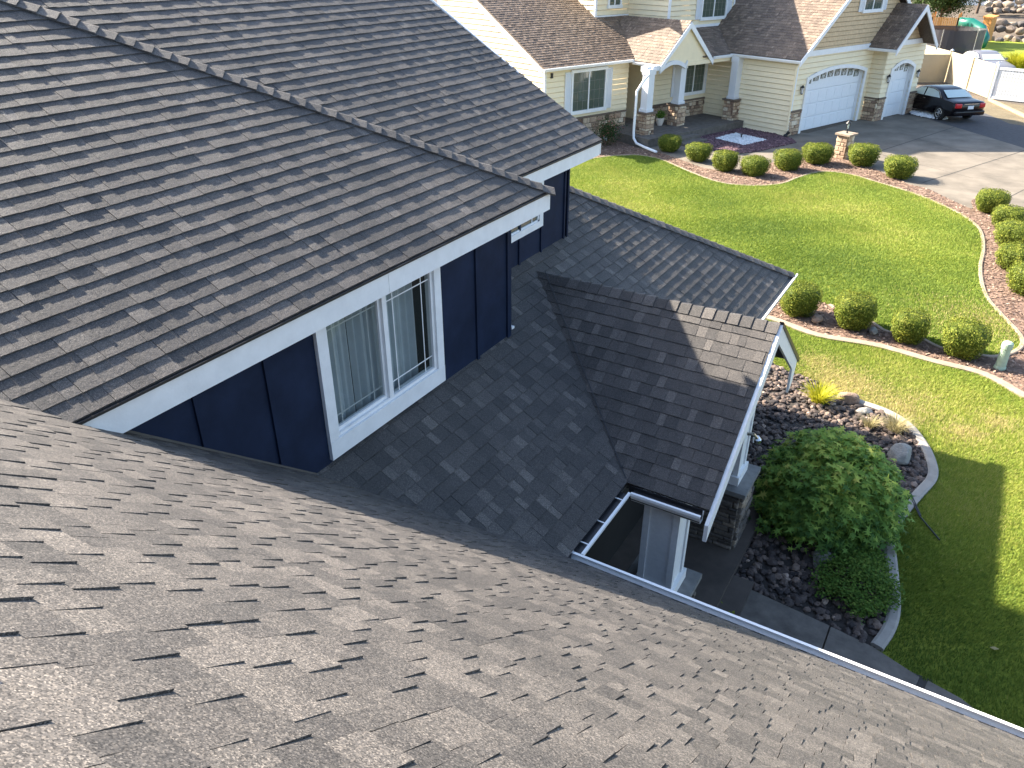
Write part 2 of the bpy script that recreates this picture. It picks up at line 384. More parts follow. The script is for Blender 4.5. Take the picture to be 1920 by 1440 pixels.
def roof_caps(name, P0, P1, n1, n2, parent, mat='shingle', sp=.14, w=.15, off=None, seed=3, lift=.012):
    rr = random.Random(seed); P0 = Vector(P0); P1 = Vector(P1); d = (P1-P0); L = d.length; d.normalize()
    n1 = Vector(n1).normalized(); n2 = Vector(n2).normalized(); up = (n1+n2).normalized()
    a = n1.cross(d); a = a if a.dot(n2) < 0 else -a
    b = n2.cross(d); b = b if b.dot(n1) < 0 else -b
    mb = MB(); i = 0
    while i*sp < L:
        h0 = .027 + rr.uniform(-.003,.003); h1 = .010
        A = P0 + d*(i*sp); B = P0 + d*min(L, i*sp + sp + .03); t = rr.choice([.2,.4,.5,.7]) + rr.uniform(-.1,.1)
        ww = w + rr.uniform(-.004,.004)
        def ring(P, h):
            return [P + a*ww + n1*(h*.75), P + a*.02 + up*(h*1.0), P + b*.02 + up*(h*1.0), P + b*ww + n2*(h*.75)]
        def low(P): return [P + a*ww - n1*.004, P + a*.02 - up*.004, P + b*.02 - up*.004, P + b*ww - n2*.004]
        r0 = ring(A, h0); r1 = ring(B, h1); l0 = low(A)
        for j in range(3):
            mb.poly((r0[j], r0[j+1], r1[j+1], r1[j]), t); mb.poly((l0[j], l0[j+1], r0[j+1], r0[j]), t)
        l1 = low(B)
        mb.poly((l0[0], r0[0], r1[0], l1[0]), t); mb.poly((l0[3], r0[3], r1[3], l1[3]), t)
        i += 1
    return mb.build(name, M[mat], parent, off)
def lap_siding(mb, O, U, poly, e=.215, h=.045):
    """horizontal lapped boards on a vertical wall: O + u*U + z, facing U x Z"""
    O = Vector(O); U = Vector(U); Z = Vector((0,0,1)); Nn = U.cross(Z)
    s0 = math.floor(min(p[1] for p in poly)/e)*e; s1 = max(p[1] for p in poly); s = s0
    while s < s1:
        q = clip(clip(list(poly), (0,-1), -s-.020), (0,1), s+e)
        if len(q) >= 3:
            top = [O + U*a + Z*b + Nn*(.004 + h*max(0, 1-(b-s)/e)) for a, b in q]; bot = [O + U*a + Z*b - Nn*.05 for a, b in q]
            mb.poly(top)
            for i in range(len(q)):
                j = (i+1) % len(q); mb.poly((top[i], bot[i], bot[j], top[j]))
        s += e
def stone_face(mb, O, U, V, w, h, rows=(.06,.11), lens=(.12,.34), depth=(.01,.04), rr=R, gap=.008):
    """irregular courses of stone standing proud of the face O + U*w + V*h; normal U x V"""
    O = Vector(O); U = Vector(U).normalized(); V = Vector(V).normalized(); Nn = U.cross(V); v = 0
    while v < h - .01:
        rh = min(rr.uniform(*rows), h - v)
        if h - v - rh < rows[0]*.5: rh = h - v
        u = 0
        while u < w - .01:
            l = rr.uniform(*lens); 
            if w - u - l < lens[0]*.5: l = w - u
            d = rr.uniform(*depth); g = gap; t = min(1, max(0, rr.gauss(.5, .25)))
            a0, a1, b0, b1 = u+g/2, u+l-g/2, v+g/2, v+rh-g/2; ins = min(.02, rh*.18)
            j = lambda: rr.uniform(-.25, .25)*ins
            base = [O + U*a + V*b for a, b in ((a0,b0),(a1,b0),(a1,b1),(a0,b1))]
            top = [O + U*(a+j()) + V*(b+j()) + Nn*d for a, b in ((a0+ins,b0+ins),(a1-ins,b0+ins),(a1-ins,b1-ins),(a0+ins,b1-ins))]
            mid = [O + U*(a) + V*(b) + Nn*(d*.7) for a, b in ((a0+ins*.2,b0+ins*.2),(a1-ins*.2,b0+ins*.2),(a1-ins*.2,b1-ins*.2),(a0+ins*.2,b1-ins*.2))]
            mb.poly(top, t)
            for i in range(4):
                k = (i+1) % 4; mb.poly((base[i], base[k], mid[k], mid[i]), t); mb.poly((mid[i], mid[k], top[k], top[i]), t)
            u += l
        v += rh

# ================================================================ THE SETTING
def sheet(name, pts, z, mat, th=.0):
    mb = MB()
    if th: mb.prism([(p[0], p[1], z-th) for p in pts], (0,0,th))
    else: mb.poly([(p[0], p[1], z) for p in pts])
    o = mb.build(name, mat)
    return structure(o)
gmb = MB(); gmb.poly([(-400,-120,0),(400,-120,0),(400,700,0),(-400,700,0)])
structure(gmb.build('ground', M['ground']))

lawn_edge = smooth_line(OUT['lawn_far'], 5)
low_curb = smooth_line(OUT['lowcurb'], 5)
rock_curb = smooth_line(OUT['rockcurb'], 6)
mulch_top = smooth_line(OUT['mulchtop'], 4)
left_ext = [(-13.2,25.99), (-12.5,22.0), (-8,19.2)]
lawnA = lawn_edge + [(-8,19.0), (-12.5,21.5)]
# mulch bed: everything from the lawn edge out to the concrete, and the bush strip down to the low curb
bed = [(-17.5,27.0)] + [(-17.0,31.5)] + mulch_top + [(2.6,17.0)] + low_curb[::-1][3:] + [(-9,17.6),(-16,21.0)]
sheet('mulch_bed', bed, .018, M['mulch'])
sheet('lawn', lawnA, .026, M['lawn'])
lawnB = low_curb[:-4] + [(4.5,15.3),(5.5,9.0),(2.6,6.5),(1.9,7.2)] + smooth_line(OUT['walk_far'],3)[::-1][:10] + rock_curb[::-1] + [(-3.2,14.9),(-4.6,15.2)]
sheet('lawn', lawnB, .014, M['lawn'])
rockbed = [(-3.2,14.9)] + rock_curb + [(.32,7.95),(-.17,8.02),(-1.2,8.15),(-1.5,8.3),(-1.5,10.2),(-3.2,10.2)]
sheet('rock_bed', rockbed, .008, M['soil'])
# our walk, poured in slabs
def walk_slab(p, nm='concrete_walk'):
    structure_o = sheet(nm, p, .045, M['concrete_old'], .10)
    b = structure_o.modifiers.new('edge', 'BEVEL'); b.width = .012; b.segments = 2
walk_slab([(-1.20,8.13),(-.185,8.015),(-.21,4.9),(-1.20,4.9)])
walk_slab([(-.165,8.01),(.32,7.94),(.88,7.74),(.82,7.35),(.60,4.9),(-.19,4.9)])
walk_slab([(.97,7.74),(1.32,7.66),(1.54,7.54),(1.80,7.30),(2.4,6.5),(2.6,4.9),(.70,4.9),(.91,7.36)])
sheet('joint_strip', [(.80,7.8),(1.02,7.8),(.78,4.9),(.55,4.9)], .018, M['joint'])
sheet('paving', OUT['paving'], .03, M['concrete'])
def edging(name, line, w, hgt, mat, z=0.0):
    mb = MB(); L = [Vector((p[0],p[1],z)) for p in line]; rings = []
    for i, p in enumerate(L):
        d = (L[min(i+1,len(L)-1)]-L[max(i-1,0)]).normalized(); s = Vector((d.y,-d.x,0))
        rings.append([p+s*(-w/2), p+s*(-w/2)+Vector((0,0,hgt*.8)), p+s*(-w*.3)+Vector((0,0,hgt)), p+s*(w*.3)+Vector((0,0,hgt)), p+s*(w/2)+Vector((0,0,hgt*.8)), p+s*(w/2)])
    for i in range(len(rings)-1):
        for j in range(5): mb.poly((rings[i][j], rings[i][j+1], rings[i+1][j+1], rings[i+1][j]))
    mb.poly(rings[0]); mb.poly(rings[-1][::-1])
    return mb.build(name, mat)
tag(edging('lawn_edging', lawn_edge[6:-14], .10, .055, M['curb_warm']), 'thin curved concrete edging around the large sunlit lawn', 'edging')
tag(edging('lawn_edging', low_curb, .20, .06, M['curb_warm']), 'straight tan concrete edging below the row of four clipped bushes', 'edging')
tag(edging('lawn_edging', rock_curb[16:], .155, .075, M['curb']), 'grey S-curved concrete edging around the dark cobble bed', 'edging')

# neighbour's concrete
drv = OUT['drive']
drive = [(-7.9,38.0),(-4.08,45.76),(-3.44,45.64),(-2.53,44.58)] + drv[3:] + [(4.5,30),(3.4,20.0),(2.3,19.6)] + mulch_top[::-1][4:] + [(-13.5,33.4),(-11.0,39.5)]
drive = [(-11.2,39.5),(-7.3,38.4),(-4.9,46.0)] + drv + [(5.5,30),(4.0,18.0),(2.2,18.0)] + [p for p in mulch_top[::-1] if p[0] < 2.2 and p[0] > -12.6] + [(-13.5,32.6)]
sheet('driveway', drive, .010, M['concrete'])
def joint(a, b, w=.045):
    a = Vector((*a,0)); b = Vector((*b,0)); d = (b-a).normalized(); s = Vector((-d.y,d.x,0))*w/2
    sheet('driveway_joint', [a+s, b+s, b-s, a-s], .0145, M['joint'])
jj = OUT['joints']
joint(jj[0], jj[1]); joint(jj[2], jj[4]); joint(jj[5], jj[6], .035); joint((-4.0,35.88),(-.2,33.4),.02); joint((-2.8,39.7),(.6,36.9),.02)
sheet('asphalt_drive', OUT['asph'], .006, M['asphalt'])
sheet('dry_grass_strip', OUT['tan'], .003, M['drygrass'])
sheet('far_lawn', [(-5.5,66),(4,58),(9,62),(7,91),(-4,89)], .01, M['lawn'])

# ---------------------------------------------------------------- scattered ground cover
def scatter(name, poly, n, make, mat, z=.03, avoid=None):
    xs = [p[0] for p in poly]; ys = [p[1] for p in poly]; mb = MB(); c = 0; tries = 0
    while c < n and tries < n*8:
        tries += 1; x = R.uniform(min(xs), max(xs)); y = R.uniform(min(ys), max(ys))
        if inside((x,y), poly) and not (avoid and avoid(x,y)):
            make(mb, x, y, z); c += 1
    return mb.build(name, mat)
ICO = None
def ico():
    g = (1+5**.5)/2; v = [(-1,g,0),(1,g,0),(-1,-g,0),(1,-g,0),(0,-1,g),(0,1,g),(0,-1,-g),(0,1,-g),(g,0,-1),(g,0,1),(-g,0,-1),(-g,0,1)]
    f = [(0,11,5),(0,5,1),(0,1,7),(0,7,10),(0,10,11),(1,5,9),(5,11,4),(11,10,2),(10,7,6),(7,1,8),(3,9,4),(3,4,2),(3,2,6),(3,6,8),(3,8,9),(4,9,5),(2,4,11),(6,2,10),(8,6,7),(9,8,1)]
    return [Vector(p).normalized() for p in v], f
IV, IF = ico()
def pebble(mb, x, y, z, r=(.028,.066), flat=.6, t=None):
    s = R.uniform(*r)*(1.35 if R.random() < .12 else 1); rot = Matrix.Rotation(R.random()*6.28, 3, 'Z') @ Matrix.Rotation(R.uniform(-.6,.6), 3, 'X')
    sx, sy = s*R.uniform(.8,1.35), s*R.uniform(.65,1.1)
    vs = [rot @ Vector((p.x*sx*R.uniform(.85,1.15), p.y*sy*R.uniform(.85,1.15), p.z*s*flat)) + Vector((x,y,z+s*flat*.5)) for p in IV]
    mb.add(vs, IF, min(1,max(0,R.gauss(.42,.25))) if t is None else t)
def near_house(x, y): return y < 8.2 and x < -1.2
stuff(scatter('cobbles', rockbed, 3900, pebble, M['cobble'], .012), 'dark angular cobbles filling the curved bed around the maple', 'cobbles')
def chip(mb, x, y, z, sz=.045):
    a = R.random()*6.28; l = R.uniform(.5,1.3)*sz; w = l*R.uniform(.25,.6); d = Vector((math.cos(a),math.sin(a),R.uniform(-.4,.4)))*l; s = Vector((-math.sin(a),math.cos(a),R.uniform(-.5,.5)))*w
    p = Vector((x,y,z+R.uniform(0,.02))); mb.poly((p-d-s*.4, p+s, p+d+s*.3, p-s), min(1,max(0,R.gauss(.5,.25))))
lawn_in = [p for p in lawnA]
def onlawn(x,y): return inside((x,y), lawn_in) 
stuff(scatter('bark_chips', bed, 30000, chip, M['mulch_chip'], .022, onlawn), 'red brown bark chips covering the planting beds around both lawns', 'bark mulch')
pad = OUT['pad']
sheet('gravel_pad', pad, .016, M['soil'])
stuff(scatter('lava_gravel', pad, 9000, lambda mb,x,y,z: pebble(mb,x,y,z,(.025,.05)), M['purple_rock'], .016, lambda x,y: inside((x,y), OUT['white'])), 'purple lava gravel in front of the cream side wall', 'gravel')
stuff(scatter('marble_chips', OUT['white'], 2600, lambda mb,x,y,z: pebble(mb,x,y,z,(.025,.045)), M['white_rock'], .03), 'square patch of white marble chips inside the purple gravel', 'gravel')

def grass(name, poly, n, h, w, z, seed, dry=None):
    rs = np.random.RandomState(seed); P = np.array(poly); lo = P.min(0); hi = P.max(0)
    pts = rs.uniform(lo, hi, (int(n*2.4), 2)); keep = np.zeros(len(pts), bool); j = len(P)-1
    for i in range(len(P)):
        c = ((P[i,1] > pts[:,1]) != (P[j,1] > pts[:,1]))
        with np.errstate(divide='ignore', invalid='ignore'):
            xi = (P[j,0]-P[i,0])*(pts[:,1]-P[i,1])/(P[j,1]-P[i,1]+1e-12)+P[i,0]
        keep ^= c & (pts[:,0] < xi); j = i
    pts = pts[keep][:n]; n = len(pts)
    # slow clumps in height and colour
    f = lambda s, a, b: np.sin(pts[:,0]*s+a+1.3*np.sin(pts[:,1]*s*.7+b))*np.sin(pts[:,1]*s*1.1+b+1.1*np.sin(pts[:,0]*s*.8+a))
    cl = .5*f(1.1,.3,1.7) + .35*f(2.9,2.1,.4) + .35*f(7.3,.9,2.2)
    hh = h*(.7+.5*rs.rand(n)+.25*cl); ang = rs.rand(n)*6.283; lean = hh*rs.uniform(.15,.9,n)
    # mown grass leans in drifts
    wa = 1.2+1.5*f(.9,1.1,.2); la = wa + rs.normal(0,.9,n)
    ww = w*rs.uniform(.6,1.3,n)
    v = np.zeros((n,3,3)); dx = np.cos(ang)*ww/2; dy = np.sin(ang)*ww/2
    v[:,0,0] = pts[:,0]-dx; v[:,0,1] = pts[:,1]-dy; v[:,0,2] = z
    v[:,1,0] = pts[:,0]+dx; v[:,1,1] = pts[:,1]+dy; v[:,1,2] = z
    v[:,2,0] = pts[:,0]+np.cos(la)*lean; v[:,2,1] = pts[:,1]+np.sin(la)*lean; v[:,2,2] = z+hh
    big = f(.42,1.9,.6)+.6*f(.8,.2,2.9)
    t = np.clip(.42+.17*cl+.26*big+rs.normal(0,.19,n), 0, .87)
    if dry:
        for (cx, cy, r, a) in dry:
            k = np.exp(-((pts[:,0]-cx)**2+(pts[:,1]-cy)**2)/r**2); t = np.where(rs.rand(n) < k*a*1.4, rs.uniform(.88,1,n), t)
    me = bpy.data.meshes.new(name); me.vertices.add(n*3); me.vertices.foreach_set('co', v.reshape(-1))
    me.loops.add(n*3); me.loops.foreach_set('vertex_index', np.arange(n*3, dtype=np.int32))
    me.polygons.add(n); me.polygons.foreach_set('loop_start', np.arange(0, n*3, 3, dtype=np.int32))
    me.update(); me.validate()
    at = me.attributes.new('tint', 'FLOAT', 'FACE'); at.data.foreach_set('value', t.astype(np.float32))
    me.materials.append(M['grass']); o = bpy.data.objects.new(name, me); COL.objects.link(o); return o
stuff(grass('grass', lawnA, 330000, .05, .020, .024, 5, [(1.0,19.2,1.2,.4)]), 'bright sunlit grass of the large curved lawn', 'grass')
stuff(grass('grass', lawnB, 210000, .05, .012, .012, 6, [(-1.3,14.6,.7,.9),(-.2,14.2,.5,.8),(.9,13.9,.35,.7),(1.4,14.6,.3,.7),(-1.9,15.3,.4,.6),(-.9,13.9,.8,.7),(.2,14.9,.3,.4)]), 'patchy grass between the bush row and the cobble bed, partly in shade', 'grass')

# ================================================================ OUR HOUSE
T1 = .61; TF = .85; TM = .57; TG = .72
house = thing('house', 'navy blue house with grey shingled roofs and white fascia filling the foreground', 'house', (-3.5, 4.0, 0))
HO = (-3.5, 4.0, 0)
hb = lambda mb, name, mat, par=None, **k: mb.build(name, mat, par or house, HO, **k)
def sub(mb, name, mat, par, **k): return mb.build(name, mat, par, HO, **k)
S1 = Vector((-1,0,T1)).normalized(); k1 = math.hypot(1,T1); kM = math.hypot(1,TM); kG = math.hypot(1,TG); kF = math.hypot(1,TF)
nM = Vector((T1,0,1)).normalized(); nF = Vector((0,TF,1)).normalized(); nG = Vector((0,-TG,1)).normalized(); nG2 = Vector((0,TG,1)).normalized(); nMM = Vector((TM,0,1)).normalized(); nM2 = Vector((0,TM,1)).normalized(); nB2 = Vector((0,T1,1)).normalized()
# upper main roof (eave along Y at x=-3.97, hip at y=7.4); u runs along +Y
shingle_roof('roof', (-3.97,0,5.15), (0,1,0), (-1,0,TM), [(-2.5,0),(7.4,0),(-.6,8.0*kM),(-2.5,8.0*kM)], house, off=HO, seed=21, h=(.0085,.0022), light=.05)
# its hidden hip end facing the neighbours
shingle_roof('roof', (-3.97,7.4,5.15), (-1,0,0), (0,-1,TM), [(0,0),(3.2,0),(3.2,3.2*kM)], house, off=HO, seed=22)
roof_caps('hip_cap', (-3.95,7.42,5.152), (-10.6,.77,5.152+6.65*TM), nMM, nM2, house, off=HO, seed=5, sp=.15, w=.12)
# second upper roof
shingle_roof('roof', (-4.57,0,5.15), (0,1,0), (-1,0,TM+.02), [(1.0,0),(9.96,0),(9.96,8.0*kM),(1.0,8.0*kM)], house, off=HO, seed=23, h=(.0085,.0022), light=.05)
mb = MB()      # the far slopes behind the ridges, and gable end wall under the rake
mb.poly([(-12.5,1,10.05),(-12.5,9.96,10.05),(-20,9.96,5.5),(-20,1,5.5)]); mb.poly([(-11.9,-2.5,9.9),(-11.9,.5,9.9),(-20,.5,5.2),(-20,-2.5,5.2)])
hb(mb, 'rear_roof', M['shingle'])
# lower roof facing the street (A and B are one plane), hip at y=13.1
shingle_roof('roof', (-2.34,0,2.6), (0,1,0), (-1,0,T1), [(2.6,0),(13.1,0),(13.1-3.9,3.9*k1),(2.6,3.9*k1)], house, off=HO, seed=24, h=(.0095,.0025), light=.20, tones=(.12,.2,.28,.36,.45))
shingle_roof('roof', (-2.34,13.1,2.6), (-1,0,0), (0,-1,T1), [(0,0),(7,0),(3.5,3.5*k1)], house, off=HO, seed=25)
roof_caps('hip_cap', (-2.32,13.12,2.602), (-6.2,9.24,2.602+3.88*T1), nM, nB2, house, off=HO, seed=6, sp=.15, w=.14)
# roof in front of the camera, steeper, eave along X at y=4.85
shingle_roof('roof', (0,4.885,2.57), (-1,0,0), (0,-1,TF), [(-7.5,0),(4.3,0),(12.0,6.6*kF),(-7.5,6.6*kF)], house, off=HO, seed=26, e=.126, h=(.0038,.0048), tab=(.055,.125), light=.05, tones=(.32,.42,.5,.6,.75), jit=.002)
mb = MB(); mb.poly([(7.5,-1.76,8.2),(-12,-1.76,8.2),(-12,-9,2.6),(7.5,-9,2.6)]); hb(mb, 'rear_roof', M['shingle'])
# porch gable
GY0, GYR, GX = 6.19, 8.0, -1.45
zr = 2.6 + (GYR-GY0)*TG
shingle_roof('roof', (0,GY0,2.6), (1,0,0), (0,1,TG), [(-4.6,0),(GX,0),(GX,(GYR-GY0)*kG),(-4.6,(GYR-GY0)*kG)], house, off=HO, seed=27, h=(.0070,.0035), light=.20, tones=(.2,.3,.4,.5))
shingle_roof('roof', (0,9.55,zr-(9.55-GYR)*TG), (-1,0,0), (0,-1,TG), [(-GX,0),(4.6,0),(4.6,(9.55-GYR)*kG),(-GX,(9.55-GYR)*kG)], house, off=HO, seed=28)
roof_caps('ridge_cap', (GX+.01,GYR,zr+.002), (-4.25,GYR,zr+.002), nG, nG2, house, off=HO, seed=8, sp=.142, w=.135)
# thin metal valley line where the porch roof meets the main roof
mb = MB()
for i in range(26):
    a = i/26; b = (i+.96)/26
    P = lambda k: Vector((-2.36-2.0*k, GY0+.02+1.81*k, 2.61+1.3*k)) + Vector((0,0,.026))
    mb.poly((P(a)+Vector((.004,.004,0)), P(b)+Vector((.004,.004,0)), P(b)-Vector((.004,.004,0)), P(a)-Vector((.004,.004,0))))
hb(mb, 'valley_flashing', M['drip'])

# fascia boards and drip edges
def board_y(name, x, y0, y1, ztop, hgt=.19, th=.03, mat='white'):
    mb = MB(); mb.box(x-th, x, y0, y1, ztop-hgt, ztop); hb(mb, name, M[mat])
board_y('fascia', -3.965, 1.80, 4.598, 5.125, .185); board_y('fascia', -3.965, 4.602, 7.38, 5.125, .185); board_y('fascia', -4.565, 6.9, 9.90, 5.125, .165)
mb = MB(); mb.box(-3.965,-3.945,1.5,7.40,5.128,5.145); mb.box(-4.565,-4.545,7.2,9.93,5.128,5.145); hb(mb, 'drip_edge', M['drip'])
mb = MB(); mb.box(-5.4,-3.97,7.352,7.38,4.94,5.12); hb(mb, 'fascia', M['white'])
mb = MB(); mb.prism([(-4.57,9.92,5.13),(-4.57,9.92,4.97),(-12.5,9.92,4.97+7.93*T1),(-12.5,9.92,5.13+7.93*T1)], (0,.03,0)); hb(mb, 'rake_board', M['white'])
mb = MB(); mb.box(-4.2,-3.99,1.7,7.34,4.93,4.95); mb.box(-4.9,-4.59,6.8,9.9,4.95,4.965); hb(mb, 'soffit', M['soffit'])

# walls
WX = -4.07; mb = MB()
def wallbox(y0, y1, z0, z1): mb.box(WX-.12, WX, y0, y1, z0, z1)
wallbox(1.2, 3.84, 2.3, 5.1); wallbox(5.36, 6.68, 2.3, 5.1); wallbox(3.84, 5.36, 2.3, 3.83); wallbox(3.84, 5.36, 4.985, 5.1)
mb.box(-4.9, WX-.12, 6.56, 6.68, 2.3, 5.1)
for y in (2.68, 3.29, 6.04, 6.645): mb.box(WX, WX+.02, y-.02, y+.02 if y < 6.6 else 6.70, 2.5, 5.1)
hb(mb, 'wall', M['blue'])
mb = MB(); mb.box(-4.78,-4.65,6.68,9.16,2.5,5.08); mb.box(-9,-4.65,9.06,9.159,2.5,5.07)
for y in (7.25, 7.87, 8.42, 9.045, 9.14): mb.box(-4.65,-4.63, y-.018, y+.018, 2.8, 5.05)
mb.prism([(-12,9.155,5.0),(-4.7,9.155,5.0),(-12,9.155,5.0+7.3*T1)], (0,.1,0))
hb(mb, 'wall', M['blue'])
mb = MB(); mb.box(-12,-2.95,4.3,4.42,0,2.9); mb.box(-12,7,4.3,4.42,0,2.75); mb.box(-12,-3.0,12.7,12.8,0,2.7)
mb.box(-12,-11.9,-9,12.8,0,5.0)
hb(mb, 'wall', M['dark'])  # near-black colour stands in for porch shade on the navy walls
mb = MB(); mb.box(-3.1,-3.0,4.42,13.0,0,2.7); hb(mb, 'entry_wall', M['dark'])  # entry wall near-black too, its shade put into the colour
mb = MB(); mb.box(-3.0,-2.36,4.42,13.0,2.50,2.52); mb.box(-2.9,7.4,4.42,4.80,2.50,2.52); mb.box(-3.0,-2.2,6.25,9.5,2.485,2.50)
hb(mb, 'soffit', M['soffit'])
# pinkish base flashing where the wall meets the steep roof, white clip at the corner
mb = MB(); mb.prism([(WX+.022,1.9,2.6+TF*2.95+.01),(WX+.022,3.6,2.6+TF*1.25+.01),(WX+.022,3.6,2.6+TF*1.25+.03),(WX+.022,1.9,2.6+TF*2.95+.03)], (.006,0,0))
hb(mb, 'base_flashing', M['soffit'])
mb = MB(); mb.box(WX-.01, WX+.03, 6.70, 6.75, 3.735, 3.76); hb(mb, 'corner_clip', M['white'])

# big slider window on the blue wall
def own_window():
    y0, y1, z0, z1 = 3.79, 5.41, 3.775, 5.0; x = WX
    f = MB(); w = .10
    f.box(x, x+.035, y0, y0+w, z0+w, z1); f.box(x, x+.035, y1-w, y1, z0+w, z1); f.box(x, x+.037, y0, y1, z0-.07, z0+w-.001); f.box(x, x+.036, y0+w, y1-w, z1-.06, z1)
    iy0, iy1, iz0 = y0+w, y1-w, z0+w
    f.box(x-.05, x+.012, iy0, iy0+.035, iz0, z1-.06); f.box(x-.05, x+.012, iy1-.035, iy1, iz0, z1-.06); f.box(x-.05, x+.014, iy0+.035, iy1-.035, iz0, iz0+.03)
    ym = (iy0+iy1)/2 + .02
    f.box(x-.05, x+.016, ym-.028, ym+.028, iz0+.03, z1-.06); f.box(x-.055, x-.015, iy0+.035, ym-.028, iz0+.03, iz0+.06); f.box(x-.055,x-.015, ym-.055, ym-.028, iz0+.06, z1-.06)
    win = hb(f, 'window', M['white'])
    g = MB()
    for (a, b, xx) in ((iy0+.035, ym-.055, x-.036), (ym+.028, iy1-.035, x-.014)):
        g.poly([(xx,a,iz0+.03),(xx,b,iz0+.03),(xx,b,z1-.06),(xx,a,z1-.06)])
    sub(g, 'pane', M['glass'], win)
    b_ = MB()
    for (a, b, xx) in ((iy0+.035, ym-.055, x-.044), (ym+.028, iy1-.035, x-.012)):
        for yy in (a+.11, b-.11): b_.box(xx-.004, xx, yy-.005, yy+.005, iz0+.03, z1-.06)
        for zz in (iz0+.15, z1-.06-.13): b_.box(xx-.0045, xx+.0005, a, b, zz-.005, zz+.005)
    sub(b_, 'muntin', M['white'], win)
    c = MB(); n = 90
    for (ya, yb, ph) in ((iy0+.02, iy0+.42, 0), (iy0+.44, ym+.02, 1.1), (ym+.04, iy1-.085, 2.3)):
        for i in range(n):
            a = ya+(yb-ya)*i/n; b = ya+(yb-ya)*(i+1)/n
            fx = lambda q: x-.15+.028*math.sin(q*52+ph)+.014*math.sin(q*121+ph*2)
            lo = .05*math.sin(ph+2)
            c.poly([(fx(a),a,iz0-.2),(fx(b),b+.0,iz0-.2),(fx(b)-.01,b,z1),(fx(a)-.01,a,z1)])
    sub(c, 'curtain', M['curtain'], win)
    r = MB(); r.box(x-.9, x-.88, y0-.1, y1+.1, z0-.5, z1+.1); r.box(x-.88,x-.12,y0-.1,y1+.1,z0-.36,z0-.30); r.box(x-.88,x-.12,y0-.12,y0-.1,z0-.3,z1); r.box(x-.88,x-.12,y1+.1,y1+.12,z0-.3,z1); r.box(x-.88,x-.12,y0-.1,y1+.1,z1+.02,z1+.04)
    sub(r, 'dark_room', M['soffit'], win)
own_window()
def small_window():
    x = -4.65; y0, y1, z0, z1 = 7.42, 8.42, 4.36, 4.98
    f = MB(); w = .085
    f.box(x, x+.035, y0, y0+w, z0, z1); f.box(x, x+.035, y1-w, y1, z0, z1); f.box(x, x+.037, y0+w, y1-w, z0, z0+w)
    f.box(x, x+.02, y0+w, y0+w+.03, z0+w, z1); f.box(x, x+.02, y1-w-.03, y1-w, z0+w, z1); f.box(x, x+.02, y0+w, y1-w, z0+w, z0+w+.018)
    win = hb(f, 'window', M['white'])
    g = MB(); g.poly([(x+.006,y0+w,z0+w),(x+.006,y1-w,z0+w),(x+.006,y1-w,z1),(x+.006,y0+w,z1)]); sub(g, 'pane', M['glass_dark'], win)
    b_ = MB(); b_.box(x+.008,x+.014,8.16,8.175,z0+w,z1); b_.box(x+.008,x+.013,y0+w,y1-w,4.72,4.735); sub(b_, 'muntin', M['white'], win)
small_window()

# gutters
GP = [(0,0),(0,-.115),(.075,-.115),(.115,-.03),(.115,.0),(.088,.0),(.088,-.008),(.109,-.008),(.109,-.03),(.071,-.109),(.006,-.109),(.006,0)]
mb = MB(); mb.extr(GP, (-2.355,4.99,2.585), (-2.355,6.07,2.585), (1,0,0), (0,0,1)); g1 = hb(mb, 'gutter', M['gutter'])
mb = MB(); mb.extr(GP, (-2.355,9.2,2.585), (-2.355,13.2,2.585), (1,0,0), (0,0,1)); g4 = hb(mb, 'gutter', M['gutter'])
mb = MB(); mb.box(-2.349,-2.262,9.2,13.15,2.49,2.555); sub(mb, 'gutter_fill', M['cap'], g4)  # grey box filling the trough, which darkens it
mb = MB(); mb.box(-2.357,-2.348,9.2,13.15,2.47,2.592); sub(mb, 'gutter_back', M['cap'], g4)
mb = MB(); mb.extr(GP, (-2.36,4.865,2.585), (7.5,4.865,2.585), (0,1,0), (0,0,1)); g2 = hb(mb, 'gutter', M['gutter'])
mb = MB(); mb.extr(GP, (-2.24,6.175,2.585), (-1.50,6.175,2.585), (0,-1,0), (0,0,1)); g3 = hb(mb, 'gutter', M['gutter'])
mb = MB()
for y in (5.14, 5.50, 5.92): mb = MB(); mb.box(-2.35,-2.245,y-.006,y+.006,2.579,2.584); sub(mb, 'gutter_hanger', M['gutter'], g1)
for g_, bx_ in ((g1,(-2.349,-2.266,5.0,6.06,2.49,2.560)), (g3,(-2.24,-1.51,6.085,6.169,2.49,2.555)), (g2,(-2.3,7.4,4.871,4.953,2.49,2.52))):
    mb = MB(); mb.box(*bx_); sub(mb, 'gutter_fill', M['drip'], g_)  # black box filling each trough
mb = MB(); mb.box(-2.357,-2.348,5.0,6.07,2.47,2.592); mb.box(-2.24,-1.51,6.168,6.178,2.47,2.592); hb(mb, 'drip_edge', M['drip'])  # black strips over the white gutter backs
mb = MB(); mb.box(-2.36,-2.352,4.7,5.98,2.42,2.585); mb.box(-2.36,7.4,4.83,4.862,2.43,2.585); mb.box(-2.3,-1.5,6.18,6.19,2.42,2.585); hb(mb, 'fascia', M['drip'])
mb = MB(); mb.box(-2.36,-2.35,9.2,13.1,2.40,2.57); hb(mb, 'fascia', M['white'])

